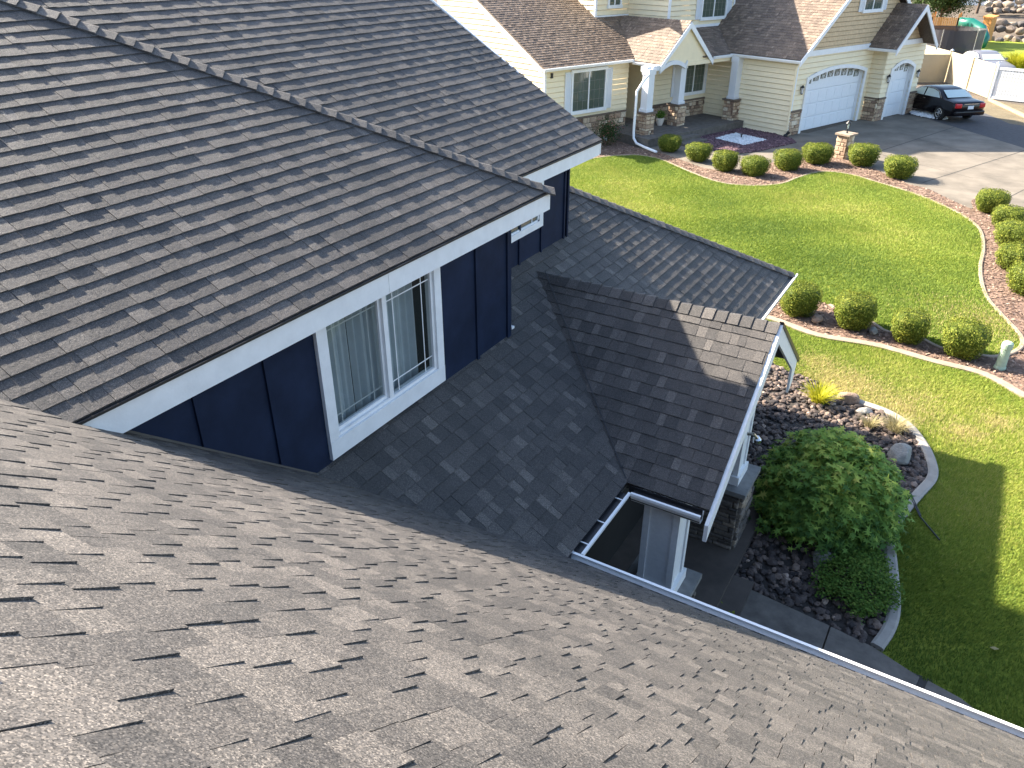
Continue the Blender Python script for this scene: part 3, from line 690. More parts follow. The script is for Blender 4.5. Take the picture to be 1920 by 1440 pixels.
# porch gable front: rake boards, dark soffit, beam and columns
x = GX
def rake(ya, za, yb, zb, w=.17, th=.03, tail=None):
    m_ = MB(); pts = [(x,ya,za),(x,yb,zb),(x,yb,zb-w*1.19),(x,ya,za-w*1.19)]
    if tail: pts = [(x,ya,za),(x,yb,zb),(x,tail[0],tail[1]),(x,ya,za-w*1.19)]
    m_.prism(pts, (th,0,0)); return m_
mb = rake(GY0-.12, 2.6-.10, GYR, zr-.002, .17, .04); hb(mb, 'rake_board', M['white'])
mb = MB(); mb.prism([(x,GYR,zr-.012),(x,9.50,zr-.012-(9.50-GYR)*TG),(x,9.44,zr-.30-(9.50-GYR)*TG),(x,9.28,zr-.40-(9.50-GYR)*TG),(x,9.25,zr-.22-(9.25-GYR)*TG),(x,GYR,zr-.22)], (.03,0,0)); hb(mb, 'rake_board', M['white'])
mb = MB(); mb.prism([(x,GYR,zr+.035),(x,9.56,zr+.035-(9.56-GYR)*TG),(x,9.56,zr-.03-(9.56-GYR)*TG),(x,GYR,zr-.011)], (.045,0,0)); hb(mb, 'drip_edge', M['drip'])
mb = MB(); mb.prism([(x-.78,6.3,2.5),(x-.78,9.5,2.5),(x-.78,GYR,3.70)], (-.08,0,0)); hb(mb, 'gable_wall', M['blue'])
mb = MB(); mb.box(-2.14,-1.95,6.28,9.35,2.32,2.48); hb(mb, 'beam', M['post'])
mb = MB(); mb.box(-3.0,-1.48,4.42,10.0,0,.15); mb.box(-1.48,-1.20,6.6,8.24,0,.085); hb(mb, 'porch_floor', M['slab_dark'])
def column(cx, cy, ztop):
    r = .20; z0 = 1.15; mb = MB()
    mb.box(cx-r+.02,cx+r-.02,cy-r+.02,cy+r-.02,z0,ztop)
    for sx, sy in ((-1,-1),(1,-1),(1,1),(-1,1)):      # corner boards round a recessed panel
        mb.box(min(cx+sx*r,cx+sx*(r-.07)),max(cx+sx*r,cx+sx*(r-.07)),min(cy+sy*r,cy+sy*(r-.07)),max(cy+sy*r,cy+sy*(r-.07)),z0+.001,ztop)
    col = hb(mb, 'column', M['post'])
    m2 = MB(); m2.box(cx-r-.03,cx+r+.03,cy-r-.03,cy+r+.03,z0-.002,z0+.13); sub(m2, 'column_base', M['white'], col)
    m3 = MB(); m3.box(cx-r-.03,cx+r+.03,cy-r-.03,cy+r+.03,ztop-.12,ztop+.003); sub(m3, 'column_capital', M['white'], col)
    p = MB(); q = .33; s = .15
    p.box(cx-q+.02,cx+q-.02,cy-q+.02,cy+q-.02,s,1.09,.1)
    stone_face(p, (cx-q+.02,cy-q+.02,s), (1,0,0), (0,0,1), 2*q-.04, .93, (.05,.10), (.12,.36), (.02,.055))
    stone_face(p, (cx+q-.02,cy-q+.02,s), (0,1,0), (0,0,1), 2*q-.04, .93, (.05,.10), (.12,.36), (.02,.055))
    stone_face(p, (cx+q-.02,cy+q-.02,s), (-1,0,0), (0,0,1), 2*q-.04, .93, (.05,.10), (.12,.36), (.02,.055))
    stone_face(p, (cx-q+.02,cy+q-.02,s), (0,-1,0), (0,0,1), 2*q-.04, .93, (.05,.10), (.12,.36), (.02,.055))
    pr = hb(p, 'stone_pier', M['ledge'])
    c = MB(); c.box(cx-q-.05,cx+q+.05,cy-q-.05,cy+q+.05,1.08,1.148); sub(c, 'pier_cap', M['cap'], pr)
column(-1.96, 6.50, 2.50); column(-1.96, 8.96, 2.46)
mb = MB(); mb.tube([(-1.72,8.72,2.0),(-1.64,8.72,2.02),(-1.60,8.76,1.95)], .022, 8); mb.lathe((-1.60,8.78,1.86), [(.02,0),(.05,.02),(.055,.07),(.02,.11)], 12); hb(mb, 'spot_light', M['chrome'])

# ================================================================ NEIGHBOUR'S HOUSE   (local x = b, local y = a)
NO = (-26.0, 30.0, 0)
A20 = math.radians(20)
def nworld(b, a, z=0): return Vector((b*math.cos(A20)+a*math.sin(A20), -b*math.sin(A20)+a*math.cos(A20), z))
nh = thing('house', 'cream and tan house with brown shingle roof, stone piers and two white garage doors', 'house', nworld(NO[0],NO[1]), -A20)
nb = lambda mb, name, mat, par=None, **k: mb.build(name, mat, par or nh, NO, **k)
def nroof(nm, O, U, S, poly, seed): return shingle_roof(nm, O, U, S, poly, nh, 'shingle_tan', .16, (.12,.30), (.012,.006), off=NO, seed=seed, jit=.005)
PL = .53
nroof('roof', (-25.15,0,3.2), (0,1,0), (-1,0,PL), [(21.95,0),(33.0,0),(33.0,6.5),(21.95,6.5)], 41)          # long low roof over the left wing
nroof('roof', (-23.55,0,3.2), (0,1,0), (-1,0,PL), [(30.0,0),(32.1,0),(38.0,6.0),(30.0,2.6)], 42)            # roof over the porch
PG = .8
nroof('roof', (0,32.0,3.25), (-1,0,0), (0,1,PG), [(19.95,0),(30.0,0),(30.0,5.4*math.hypot(1,PG)),(19.95,5.4*math.hypot(1,PG))], 43)
nroof('roof', (0,42.8,3.25), (1,0,0), (0,-1,PG), [(-30,0),(-19.95,0),(-19.95,5.4*math.hypot(1,PG)),(-30,5.4*math.hypot(1,PG))], 44)
PP = .93; ga, gb, gc = 27.15, 28.87, 30.59                                                                  # small porch gable
nroof('roof', (0,ga,3.12), (-1,0,0), (0,1,PP), [(23.55,0),(27.5,0),(27.5,(gb-ga)*math.hypot(1,PP)),(23.55,(gb-ga)*math.hypot(1,PP))], 45)
nroof('roof', (0,gc,3.12), (1,0,0), (0,-1,PP), [(-27.5,0),(-23.55,0),(-23.55,(gb-ga)*math.hypot(1,PP)),(-27.5,(gb-ga)*math.hypot(1,PP))], 46)
roof_caps('ridge_cap', (-23.53,gb,3.12+(gb-ga)*PP), (-27.0,gb,3.12+(gb-ga)*PP), (0,-PP,1), (0,PP,1), nh, 'shingle_tan', .16, .14, off=NO, seed=9)
ha, hc_, hd = 37.95, 39.87, 41.79                                                                            # small gable over the third bay
nroof('roof', (0,ha,3.38), (-1,0,0), (0,1,PP), [(18.85,0),(22.5,0),(22.5,1.92*math.hypot(1,PP)),(18.85,1.92*math.hypot(1,PP))], 47)
nroof('roof', (0,hd,3.38), (1,0,0), (0,-1,PP), [(-22.5,0),(-18.85,0),(-18.85,1.92*math.hypot(1,PP)),(-22.5,1.92*math.hypot(1,PP))], 48)
# upper storey
mb = MB()
lap_siding(mb, (-28.0,27.45,0), (0,1,0), [(0,4.0),(2.15,4.0),(2.15,7.0),(0,7.0)])
lap_siding(mb, (-25.5,29.6,0), (0,1,0), [(0,3.9),(4.7,3.9),(4.7,7.0),(0,7.0)])
lap_siding(mb, (-28.0,29.6,0), (1,0,0), [(0,3.9),(2.5,3.9),(2.5,7.0),(0,7.0)])
lap_siding(mb, (-36.0,27.45,0), (1,0,0), [(0,4.0),(8.0,4.0),(8.0,7.0),(0,7.0)])
mb.box(-36,-25.55,34.2,34.3,3.9,7.0)
lap_siding(mb, (-25.5,22.3,0), (0,1,0), [(0,.85),(4.95,.85),(4.95,3.15),(0,3.15)])
lap_siding(mb, (-33,22.3,0), (1,0,0), [(0,0),(7.5,0),(7.5,3.15),(0,3.15+7.5*PL)])
lap_siding(mb, (-25.1,28.6,0), (0,1,0), [(0,1.0),(3.7,1.0),(3.7,3.15),(0,3.15)])
mb.box(-27.3,-25.1,28.55,28.65,.35,3.15); mb.box(-27.3,-25.5,27.2,27.25,.35,3.15); mb.box(-27.4,-27.3,27.2,28.6,.3,3.15)
lap_siding(mb, (-25.2,32.3,0), (1,0,0), [(0,0),(4.9,0),(4.9,3.2),(0,3.2)])
# garage front, with the two openings
def arch_wall(b, a0, a1, d0, d1, zsp, rise, ztop):
    lap_siding(mb, (b,0,0), (0,1,0), [(a0,0),(d0,0),(d0,ztop),(a0,ztop)]); lap_siding(mb, (b,0,0), (0,1,0), [(d1,0),(a1,0),(a1,ztop),(d1,ztop)])
    n = 14
    for i in range(n):
        p = d0+(d1-d0)*i/n; q = d0+(d1-d0)*(i+1)/n; mz = zsp+rise*(1-((p+q)/(d0+d1)-1)**2*0)*(1-((((p+q)/2)-(d0+d1)/2)/((d1-d0)/2))**2)
        lap_siding(mb, (b,0,0), (0,1,0), [(p,mz),(q,mz),(q,ztop),(p,ztop)])
arch_wall(-20.3, 32.3, 38.65, 33.35, 38.10, 2.32, .30, 3.32)
arch_wall(-19.6, 38.65, 42.3, 39.42, 41.45, 2.30, .26, 3.40)
lap_siding(mb, (-20.3,38.65,0), (1,0,0), [(0,1.0),(.7,1.0),(.7,3.4),(0,3.4)])
mb.box(-30,-19.6,42.22,42.3,0,3.4); mb.box(-33.1,-33,22.3,42.3,0,7.0); mb.box(-25.42,-25.3,28.25,29.5,2.9,3.75); mb.box(-25.42,-25.3,30.3,32.3,2.9,3.95); mb.box(-33,-25.7,28.7,28.8,0,3.1)  # hidden boxes added here block sun leaking onto the garage side wall
nb(mb, 'wall', M['cream'])
mb = MB()
lap_siding(mb, (-20.3,0,0), (0,1,0), [(32.6,3.5),(42.2,3.5),(37.4,3.5+4.8*PG)], .19, .028)
lap_siding(mb, (-19.6,0,0), (0,1,0), [(38.2,3.6),(41.5,3.6),(39.87,3.6+1.63*PP)], .19, .028)
nb(mb, 'gable_wall', M['shake'])
mb = MB()       # cream infill of the porch gable above the arch
n = 26
fa = lambda a: (2.74+.30*(1-((a-28.05)/.88)**2)) if a < 28.93 else 2.98
fr_ = lambda a: 3.02+PP*min(a-27.15, 30.59-a)
for i in range(n):
    p = 27.2+(30.5-27.2)*i/n; q = 27.2+(30.5-27.2)*(i+1)/n
    if min(fr_(p),fr_(q)) > max(fa(p),fa(q))+.12: mb.prism([(-23.66,p,fa(p)+.1),(-23.66,q,fa(q)+.1),(-23.66,q,fr_(q)),(-23.66,p,fr_(p))], (.03,0,0))
nb(mb, 'gable_wall', M['cream'])
# trims
for bx_ in ((-20.28,-20.22,32.4,38.7,3.30,3.52),(-19.58,-19.50,38.55,42.35,3.38,3.60),(-20.28,-20.24,32.28,32.40,0,3.3),(-28.0,-27.94,27.40,27.52,4.0,7.0),(-25.5,-25.44,29.55,29.68,4,7),(-25.5,-25.44,34.2,34.3,4,7),(-25.5,-25.45,22.26,22.36,0,3.1),(-27.97,-27.92,27.52,29.6,4.62,4.74),(-25.47,-25.42,29.68,34.2,4.18,4.32)):
    mb = MB(); mb.box(*bx_); nb(mb, 'trim_board', M['white'])
def arch_trim(b, d0, d1, zsp, rise, w=.16):
    mb = MB(); n = 16; c = (d0+d1)/2; hw = (d1-d0)/2
    for i in range(n):
        p = d0+(d1-d0)*i/n; q = d0+(d1-d0)*(i+1)/n
        fz = lambda a: zsp+rise*(1-((a-c)/hw)**2)
        mb.prism([(b+.03,p,fz(p)),(b+.03,q,fz(q)),(b+.03,q,fz(q)+w),(b+.03,p,fz(p)+w)], (.05,0,0))
    mb.box(b-.22,b+.08,d0-w,d0,0,zsp+w*.8); mb.box(b-.22,b+.08,d1,d1+w,0,zsp+w*.8)
    nb(mb, 'door_trim', M['white'])
arch_trim(-20.3, 33.35, 38.10, 2.30, .30); arch_trim(-19.6, 39.42, 41.45, 2.28, .26)
# rake boards, gutters, downspout
def nrake(b, a0, z0, a1, z1, w=.20): 
    m_ = MB(); m_.prism([(b,a0,z0),(b,a1,z1),(b,a1,z1-w*1.3),(b,a0,z0-w*1.1)], (.05,0,0)); nb(m_, 'rake_board', M['white'])
nrake(-19.95, 31.95, 3.22, 37.4, 3.22+5.45*PG); nrake(-19.95, 42.85, 3.22, 37.4, 3.22+5.45*PG)
nrake(-23.55, ga-.05, 3.06, gb, 3.10+(gb-ga)*PP); nrake(-23.55, gc+.05, 3.06, gb, 3.10+(gb-ga)*PP)
nrake(-18.85, ha-.05, 3.33, hc_, 3.37+1.92*PP); nrake(-18.85, hd+.05, 3.33, hc_, 3.37+1.92*PP)
mb = MB(); mb.prism([(-25.2,21.93,3.18),(-33,21.93,3.18+7.8*PL),(-33,21.93,2.98+7.8*PL),(-25.2,21.93,2.98)], (0,-.05,0)); nb(mb, 'rake_board', M['white'])
for a_, b_, c_ in (((-25.14,21.9,3.19),(-25.14,27.1,3.19),(1,0,0)), ((-23.54,30.65,3.19),(-23.54,32.0,3.19),(1,0,0)), ((-23.6,31.99,3.22),(-19.95,31.99,3.22),(0,-1,0)), ((-25.1,ga-.02,3.1),(-23.55,ga-.02,3.1),(0,-1,0)), ((-22.5,ha-.02,3.36),(-18.85,ha-.02,3.36),(0,-1,0))):
    mb = MB(); mb.extr(GP, a_, b_, c_, (0,0,1)); nb(mb, 'gutter', M['gutter'])
mb = MB(); mb.tube([(-23.45,26.6,3.05),(-23.4,26.3,2.8),(-23.35,25.95,2.6),(-23.4,25.62,2.2),(-23.4,25.60,.55),(-23.35,25.58,.30),(-23.1,25.5,.14),(-22.5,25.35,.10),(-21.6,25.1,.09)], .055, 10); nb(mb, 'downspout', M['gutter'], smooth=True)
mb = MB(); mb.tube([(-20.15,32.2,3.1),(-20.2,32.15,2.9),(-20.2,32.2,.1)], .045, 8); nb(mb, 'downspout', M['cream'])
# garage doors
def garage_door(b, d0, d1, ztop, rise, nwin):
    mb = MB(); zt = ztop+rise; hgt = zt/4.4; z = 0.02
    while z < zt:
        z1 = min(z+hgt, zt); mb.box(b-.24, b-.19, d0, d1, z, z1-.012)
        if z1 < zt-.3:
            n = max(2, int((d1-d0)/.6)); wd = (d1-d0)/n
            for i in range(n): mb.box(b-.19, b-.178, d0+wd*i+.05, d0+wd*(i+1)-.05, z+.06, z1-.08)
        z = z1
    o = nb(mb, 'garage_door', M['door_white'])
    g = MB(); f = MB(); wd = (d1-d0-.15)/nwin; z0 = ztop-.30
    for i in range(nwin):
        a0 = d0+.1+wd*i+.07; a1 = d0+.1+wd*(i+1)-.07; c = (a0+a1)/2
        zz = z0 + rise*.8*(1-((c-(d0+d1)/2)/((d1-d0)/2))**2)
        g.box(b-.19,b-.184,a0,a1,zz,zz+.30)
        for s in (-1,0,1): f.tube([(b-.18,c,zz+.02),(b-.18,c+s*(a1-a0)*.42,zz+.27)], .011, 5)
        f.tube([(b-.18,a0,zz),(b-.18,a1,zz)], .012, 5)
        arc = [(b-.18, c+.14*math.cos(k/8*math.pi), zz+.02+.13*math.sin(k/8*math.pi)) for k in range(9)]; f.tube(arc, .009, 5)
    g.build('pane', M['glass_dark'], o, NO); f.build('muntin', M['white'], o, NO)
garage_door(-20.3, 33.35, 38.10, 2.30, .30, 8); garage_door(-19.6, 39.42, 41.45, 2.28, .26, 4)
# windows
def nwindow(b, a0, a1, z0, z1, shut=.34, grid=True, sill=True):
    f = MB(); w = .09
    f.box(b+.02,b+.09,a0-w,a0,z0,z1); f.box(b+.02,b+.09,a1,a1+w,z0,z1); f.box(b+.02,b+.10,a0-w-.04,a1+w+.04,z1,z1+.13); f.box(b+.02,b+.12,a0-w-.04,a1+w+.04,z0-.14,z0)
    c = (a0+a1)/2; f.box(b+.02,b+.07,c-.03,c+.03,z0,z1)
    o = nb(f, 'window', M['white'])
    g = MB(); g.box(b+.02,b+.045,a0,a1,z0,z1); g.build('pane', M['glass_dark'], o, NO)
    if grid:
        k = MB()
        for (p, q) in ((a0,c-.03),(c+.03,a1)):
            for i in (1,2): y = p+(q-p)*i/3; k.box(b+.045,b+.052,y-.003,y+.003,z0,z1)
            for i in (1,2,3): zz = z0+(z1-z0)*i/4; k.box(b+.045,b+.051,p,q,zz-.003,zz+.003)
        k.build('muntin', M['curb'], o, NO)
    if shut:
        for (p, q) in ((a0-w-shut-.02, a0-w-.02), (a1+w+.02, a1+w+shut+.02)):
            s = MB(); s.box(b+.03,b+.06,p,q,z0-.08,z1+.05); s.box(b+.06,b+.075,p,p+.05,z0-.08,z1+.05); s.box(b+.06,b+.075,q-.05,q,z0-.08,z1+.05)
            zz = z0-.02
            while zz < z1: s.obox((b+.06,p+.05,zz), (.018,0,-.02), (0,q-p-.1,0), (.004,0,.006)); zz += .05
            nb(s, 'shutter', M['vinyl_white'])
nwindow(-25.5, 23.85, 25.75, 1.30, 2.85); nwindow(-25.1, 30.55, 32.05, 1.45, 2.80, shut=0); nwindow(-20.3, 36.85, 38.35, 5.0, 6.0); nwindow(-25.5, 31.9, 33.6, 4.62, 5.8); nwindow(-28.0, 28.3, 29.0, 5.15, 5.9, shut=0, grid=False)
s = MB(); s.box(-25.06,-25.03,29.75,30.1,1.35,2.9); nb(s, 'shutter', M['vinyl_white'])
s = MB(); s.box(-25.06,-25.03,32.14,32.28,1.35,2.9); nb(s, 'shutter', M['vinyl_white'])
mb = MB(); mb.box(-27.28,-27.22,27.5,28.4,.36,2.4); nb(mb, 'front_door', plain('brown_door', (.10,.05,.03), .5))
# stone wainscot
mb = MB()
def veneer(O, U, w, h): 
    stone_face(mb, O, U, (0,0,1), w, h, (.10,.22), (.14,.42), (.02,.06), gap=.02)
veneer((-25.46,22.3,0), (0,1,0), 4.9, .95); veneer((-25.06,28.6,.3), (0,1,0), 3.7, .75); veneer((-20.26,38.66,0), (1,0,0), .70, 1.02); veneer((-19.56,38.66,0), (0,1,0), .60, 1.02)
veneer((-20.26,32.3,0), (0,1,0), .88, 1.02); veneer((-19.56,41.66,0), (0,1,0), .66, 1.02)
nb(mb, 'stone_veneer', M['fieldstone'])
for bx_ in ((-25.5,-25.40,22.28,27.22,.95,1.02),(-25.1,-25.0,28.6,32.3,1.05,1.12),(-20.3,-19.5,38.60,38.68,1.02,1.09),(-19.6,-19.49,38.6,39.25,1.02,1.09),(-20.3,-20.19,32.28,33.15,1.02,1.09),(-19.6,-19.49,41.65,42.32,1.02,1.09)):
    mb = MB(); mb.box(*bx_); nb(mb, 'stone_ledge', M['mortar'])
for bx_ in ((-25.5,-25.462,22.3,27.2,0,.95),(-25.1,-25.062,28.6,32.3,.3,1.05),(-20.3,-20.262,32.31,33.17,0,1.02),(-19.6,-19.562,38.72,39.25,0,1.02),(-20.27,-19.57,38.665,38.72,0,1.02)):
    mb = MB(); mb.box(*bx_); nb(mb, 'mortar_bed', M['mortar'])
def ncolumn(cb, ca, ztop, q=.30, r=.18):
    c = MB()
    c.prism([(cb-r-.04,ca-r-.04,1.28),(cb+r+.04,ca-r-.04,1.28),(cb+r+.04,ca+r+.04,1.28),(cb-r-.04,ca+r+.04,1.28)], (0,0,.12)); c.box(cb-r,cb+r,ca-r,ca+r,1.39,ztop-.2); c.box(cb-r-.03,cb+r+.03,ca-r-.03,ca+r+.03,ztop-.22,ztop)
    nb(c, 'column', M['vinyl_white'])
    p = MB(); p.box(cb-q+.03,cb+q-.03,ca-q+.03,ca+q-.03,.3,1.22,.1)
    for (o, u) in (((cb-q+.03,ca-q+.03,.3),(1,0,0)), ((cb+q-.03,ca-q+.03,.3),(0,1,0)), ((cb+q-.03,ca+q-.03,.3),(-1,0,0)), ((cb-q+.03,ca+q-.03,.3),(0,-1,0))):
        stone_face(p, o, u, (0,0,1), 2*q-.06, .9, (.09,.20), (.12,.30), (.02,.06), gap=.02)
    pr = nb(p, 'stone_pier', M['fieldstone'])
    k = MB(); k.box(cb-q-.05,cb+q+.05,ca-q-.05,ca+q+.05,1.215,1.28); k.build('pier_cap', M['mortar'], pr, NO)
ncolumn(-23.55, 26.45, 3.0); ncolumn(-24.0, 29.05, 3.0); ncolumn(-23.25, 32.1, 3.1)
mb = MB()       # arched beam between the porch columns
n = 16
for i in range(n):
    p = 27.17+(28.93-27.17)*i/n; q = 27.17+(28.93-27.17)*(i+1)/n
    mb.prism([(-23.66,p,fa(p)),(-23.66,q,fa(q)),(-23.66,q,fa(q)+.17),(-23.66,p,fa(p)+.17)], (.10,0,0))
nb(mb, 'arched_beam', M['vinyl_white'])
mb = MB(); mb.box(-23.9,-23.55,26.3,27.2,2.88,3.08); nb(mb, 'porch_beam', M['vinyl_white'])
mb = MB(); mb.box(-23.9,-23.56,28.93,32.0,2.92,3.08); nb(mb, 'porch_beam', M['cream'])
mb = MB(); mb.box(-27.3,-22.6,25.7,32.28,0,.35); mb.box(-22.6,-22.15,27.1,28.6,0,.24); mb.box(-22.15,-21.75,27.1,28.6,0,.12); nb(mb, 'porch_floor', M['concrete_old'])
def lantern(b, a, z):
    m_ = MB(); m_.lathe((b+.10,a,z), [(.02,0),(.05,.02),(.045,.05)], 8); m_.lathe((b+.10,a,z+.28), [(.09,0),(.07,.06),(.02,.12)], 8); m_.box(b,b+.10,a-.03,a+.03,z+.18,z+.32)
    for k in range(4): g = k*math.pi/2+.4; m_.tube([(b+.10+.05*math.cos(g),a+.05*math.sin(g),z+.04),(b+.10+.07*math.cos(g),a+.07*math.sin(g),z+.29)], .008, 5)
    o = nb(m_, 'wall_lantern', M['metal_black'])
    g_ = MB(); g_.lathe((b+.10,a,z+.05), [(.04,0),(.055,.22)], 8); g_.build('lantern_glass', M['plate'], o, NO)
lantern(-20.28, 32.85, 1.75); lantern(-19.58, 39.05, 1.75); lantern(-19.58, 41.95, 1.75); lantern(-27.2,27.35,2.1)
mb = MB(); mb.box(-25.48,-25.42,22.6,22.7,2.75,2.95); nb(mb, 'doorbell_camera', M['metal_black'])
mb = MB()      # roofs of the upper storey, out of the frame but casting its shadow
mb.prism([(-24.9,29.2,6.95),(-24.9,34.7,6.95),(-30.5,34.7,9.4),(-30.5,29.2,9.4)], (0,0,.12)); mb.prism([(-36,29.2,6.95),(-36,34.7,6.95),(-30.5,34.7,9.4),(-30.5,29.2,9.4)], (0,0,.12)); mb.prism([(-27.5,27.0,6.95),(-27.5,29.2,6.95),(-30.5,29.2,8.3),(-30.5,27.0,8.3)], (0,0,.12))
nb(mb, 'upper_roof', M['shingle_tan'])

# ================================================================ PLANTS
def leaf_cloud(n, place, size, seed, shape='quad', tfun=None, up=.3):
    """numpy leaf cloud; place(rs,n) -> points, outward normals"""
    rs = np.random.RandomState(seed); P, No = place(rs, n)
    No = No + rs.normal(0, .55, P.shape) + np.array([0,0,up]); No /= np.linalg.norm(No, axis=1)[:,None]
    a = np.cross(No, rs.normal(0,1,P.shape)); a /= np.linalg.norm(a, axis=1)[:,None]; b = np.cross(No, a)
    s = size*rs.uniform(.6,1.3,n)
    if shape == 'quad': prof = [(-.5,0),(0,.32),(.5,0),(0,-.32)]
    else:
        prof = [(-.55,0),(-.24,.06),(-.30,.36),(-.03,.11),(.10,.50),(.18,.10),(.74,0),(.18,-.10),(.10,-.50),(-.03,-.11),(-.30,-.36),(-.24,-.06)]
    k = len(prof); V = np.zeros((n,k,3))
    for i, (x_, y_) in enumerate(prof):
        V[:,i] = P + a*(x_*s)[:,None] + b*(y_*s)[:,None] - No*(abs(y_)*s*.35)[:,None]
    t = tfun(rs, P) if tfun else np.clip(rs.normal(.5,.2,n), 0, 1)
    F = np.arange(n*k).reshape(n,k)
    return V.reshape(-1,3), F, t
def cloud_obj(name, V, F, t, mat, parent=None):
    me = bpy.data.meshes.new(name); n, k = F.shape
    me.vertices.add(len(V)); me.vertices.foreach_set('co', V.reshape(-1)); me.loops.add(n*k); me.loops.foreach_set('vertex_index', F.reshape(-1).astype(np.int32))
    me.polygons.add(n); me.polygons.foreach_set('loop_start', np.arange(0, n*k, k, dtype=np.int32)); me.update(); me.validate()
    at = me.attributes.new('tint','FLOAT','FACE'); at.data.foreach_set('value', t.astype(np.float32))
    me.materials.append(mat); o = bpy.data.objects.new(name, me); COL.objects.link(o)
    if parent: o.parent = parent
    return o
def bush_place(rx, ry, rz, seed):
    ph = np.random.RandomState(seed).uniform(0, 6, 6)
    def f(rs, n):
        d = rs.normal(0,1,(n,3)); d /= np.linalg.norm(d,axis=1)[:,None]
        e = 4.0; r = 1/(np.abs(d[:,0])**e+np.abs(d[:,1])**e+np.abs(d[:,2])**e)**(1/e)
        lump = 1+.035*np.sin(d[:,0]*9+ph[0])*np.sin(d[:,1]*8+ph[1])+.03*np.sin(d[:,2]*11+ph[2]+d[:,0]*6)
        dep = 1-.13*rs.rand(n)**1.6
        hair = 1+.03*(rs.rand(n) > .93)
        p = d*(r*lump*dep*hair)[:,None]*np.array([rx,ry,rz]); p[:,2] += rz*.97
        taper = .76+.24*np.clip(p[:,2]/(rz*1.1),0,1); p[:,0] *= taper; p[:,1] *= taper
        return p, d
    return f
bush_protos = {}
def make_bush(kind):
    root = thing('boxwood_bush', 'x', 'bush')
    n = 5200 if kind < 2 else 6500
    place = bush_place(.5,.5,.40,kind*5+1)
    def tf(rs, P): return np.clip(rs.normal(.42,.17,len(P)) + .16*np.sin(P[:,0]*11+kind)*np.sin(P[:,1]*9), 0, .95)
    V, F, t = leaf_cloud(n, place, .040, 31+kind, 'quad', tf, .25)
    cloud_obj('foliage', V, F, t, M['boxwood'], root)
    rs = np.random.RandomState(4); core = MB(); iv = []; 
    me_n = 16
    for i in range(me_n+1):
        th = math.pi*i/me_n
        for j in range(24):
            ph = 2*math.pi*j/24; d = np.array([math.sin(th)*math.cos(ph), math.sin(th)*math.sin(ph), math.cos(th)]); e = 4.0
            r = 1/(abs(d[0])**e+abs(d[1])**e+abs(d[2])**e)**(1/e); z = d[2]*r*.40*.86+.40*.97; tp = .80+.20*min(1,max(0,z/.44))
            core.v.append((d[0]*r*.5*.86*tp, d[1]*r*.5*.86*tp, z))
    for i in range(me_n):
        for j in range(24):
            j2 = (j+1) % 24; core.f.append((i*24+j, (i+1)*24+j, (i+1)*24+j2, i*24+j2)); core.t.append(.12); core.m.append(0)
    core.build('inner_core', M['boxwood'], root)  # solid dark-tinted core, added so the leaves are not see-through
    st = MB(); st.tube([(0,0,0),(.01,0,.25)], .03, 7); st.build('stem', M['bark'], root)
    return root
BUSHES = [  # x, y, width, height, label
 (-11.45,31.75,.98,.72,'shaded green bush beside the porch steps, next to the downspout outlet'),
 (-9.85,30.75,1.02,.76,'yellow-topped bush, second from the porch steps'),
 (-8.45,29.75,1.02,.80,'round bush left of the front-most bush of the curved bed'),
 (-7.30,29.65,1.02,.78,'front-most bush at the curve where the lawn bulges up'),
 (-6.45,31.15,1.08,.80,'rounded bush just left of the one touching the stone lamp pillar'),
 (-5.70,32.75,1.18,.86,'dark wide bush at the left foot of the stone lamp pillar'),
 (-4.10,33.35,1.22,.86,'wide bush at the right foot of the stone lamp pillar'),
 (-2.60,32.10,1.22,.88,'broad bush at the shadow edge of the driveway, right of the pillar'),
 (.55,28.95,1.05,.74,'uppermost bush of the right bed, beside a short curved white edge'),
 (1.10,27.35,1.08,.76,'second bush down the right bed along the driveway'),
 (1.32,25.42,1.08,.78,'third bush down the right bed along the driveway'),
 (1.42,23.45,1.08,.78,'fourth bush down the right bed along the driveway'),
 (1.72,21.75,1.05,.80,'lowest bush of the right bed, cut by the picture edge'),
 (-2.85,17.58,.94,.86,'bush of the lower row just beside the gutter end of the dark roof'),
 (-1.63,17.48,.92,.82,'bush with a pale stone at its right foot, in the lower row'),
 (-.47,17.36,.84,.78,'smallest bush of the lower row, right of the pale stone'),
 (.60,17.22,.96,.80,'bush of the lower row nearest the green utility post')]
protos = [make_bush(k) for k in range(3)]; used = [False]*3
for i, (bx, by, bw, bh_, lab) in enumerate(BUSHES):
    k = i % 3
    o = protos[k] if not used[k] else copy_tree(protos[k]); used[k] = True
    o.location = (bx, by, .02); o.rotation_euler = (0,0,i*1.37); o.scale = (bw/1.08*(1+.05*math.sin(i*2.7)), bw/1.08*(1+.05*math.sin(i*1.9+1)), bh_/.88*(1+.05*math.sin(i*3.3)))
    o['label'] = lab; o['category'] = 'bush'; o['group'] = 'clipped bushes in the mulch beds'

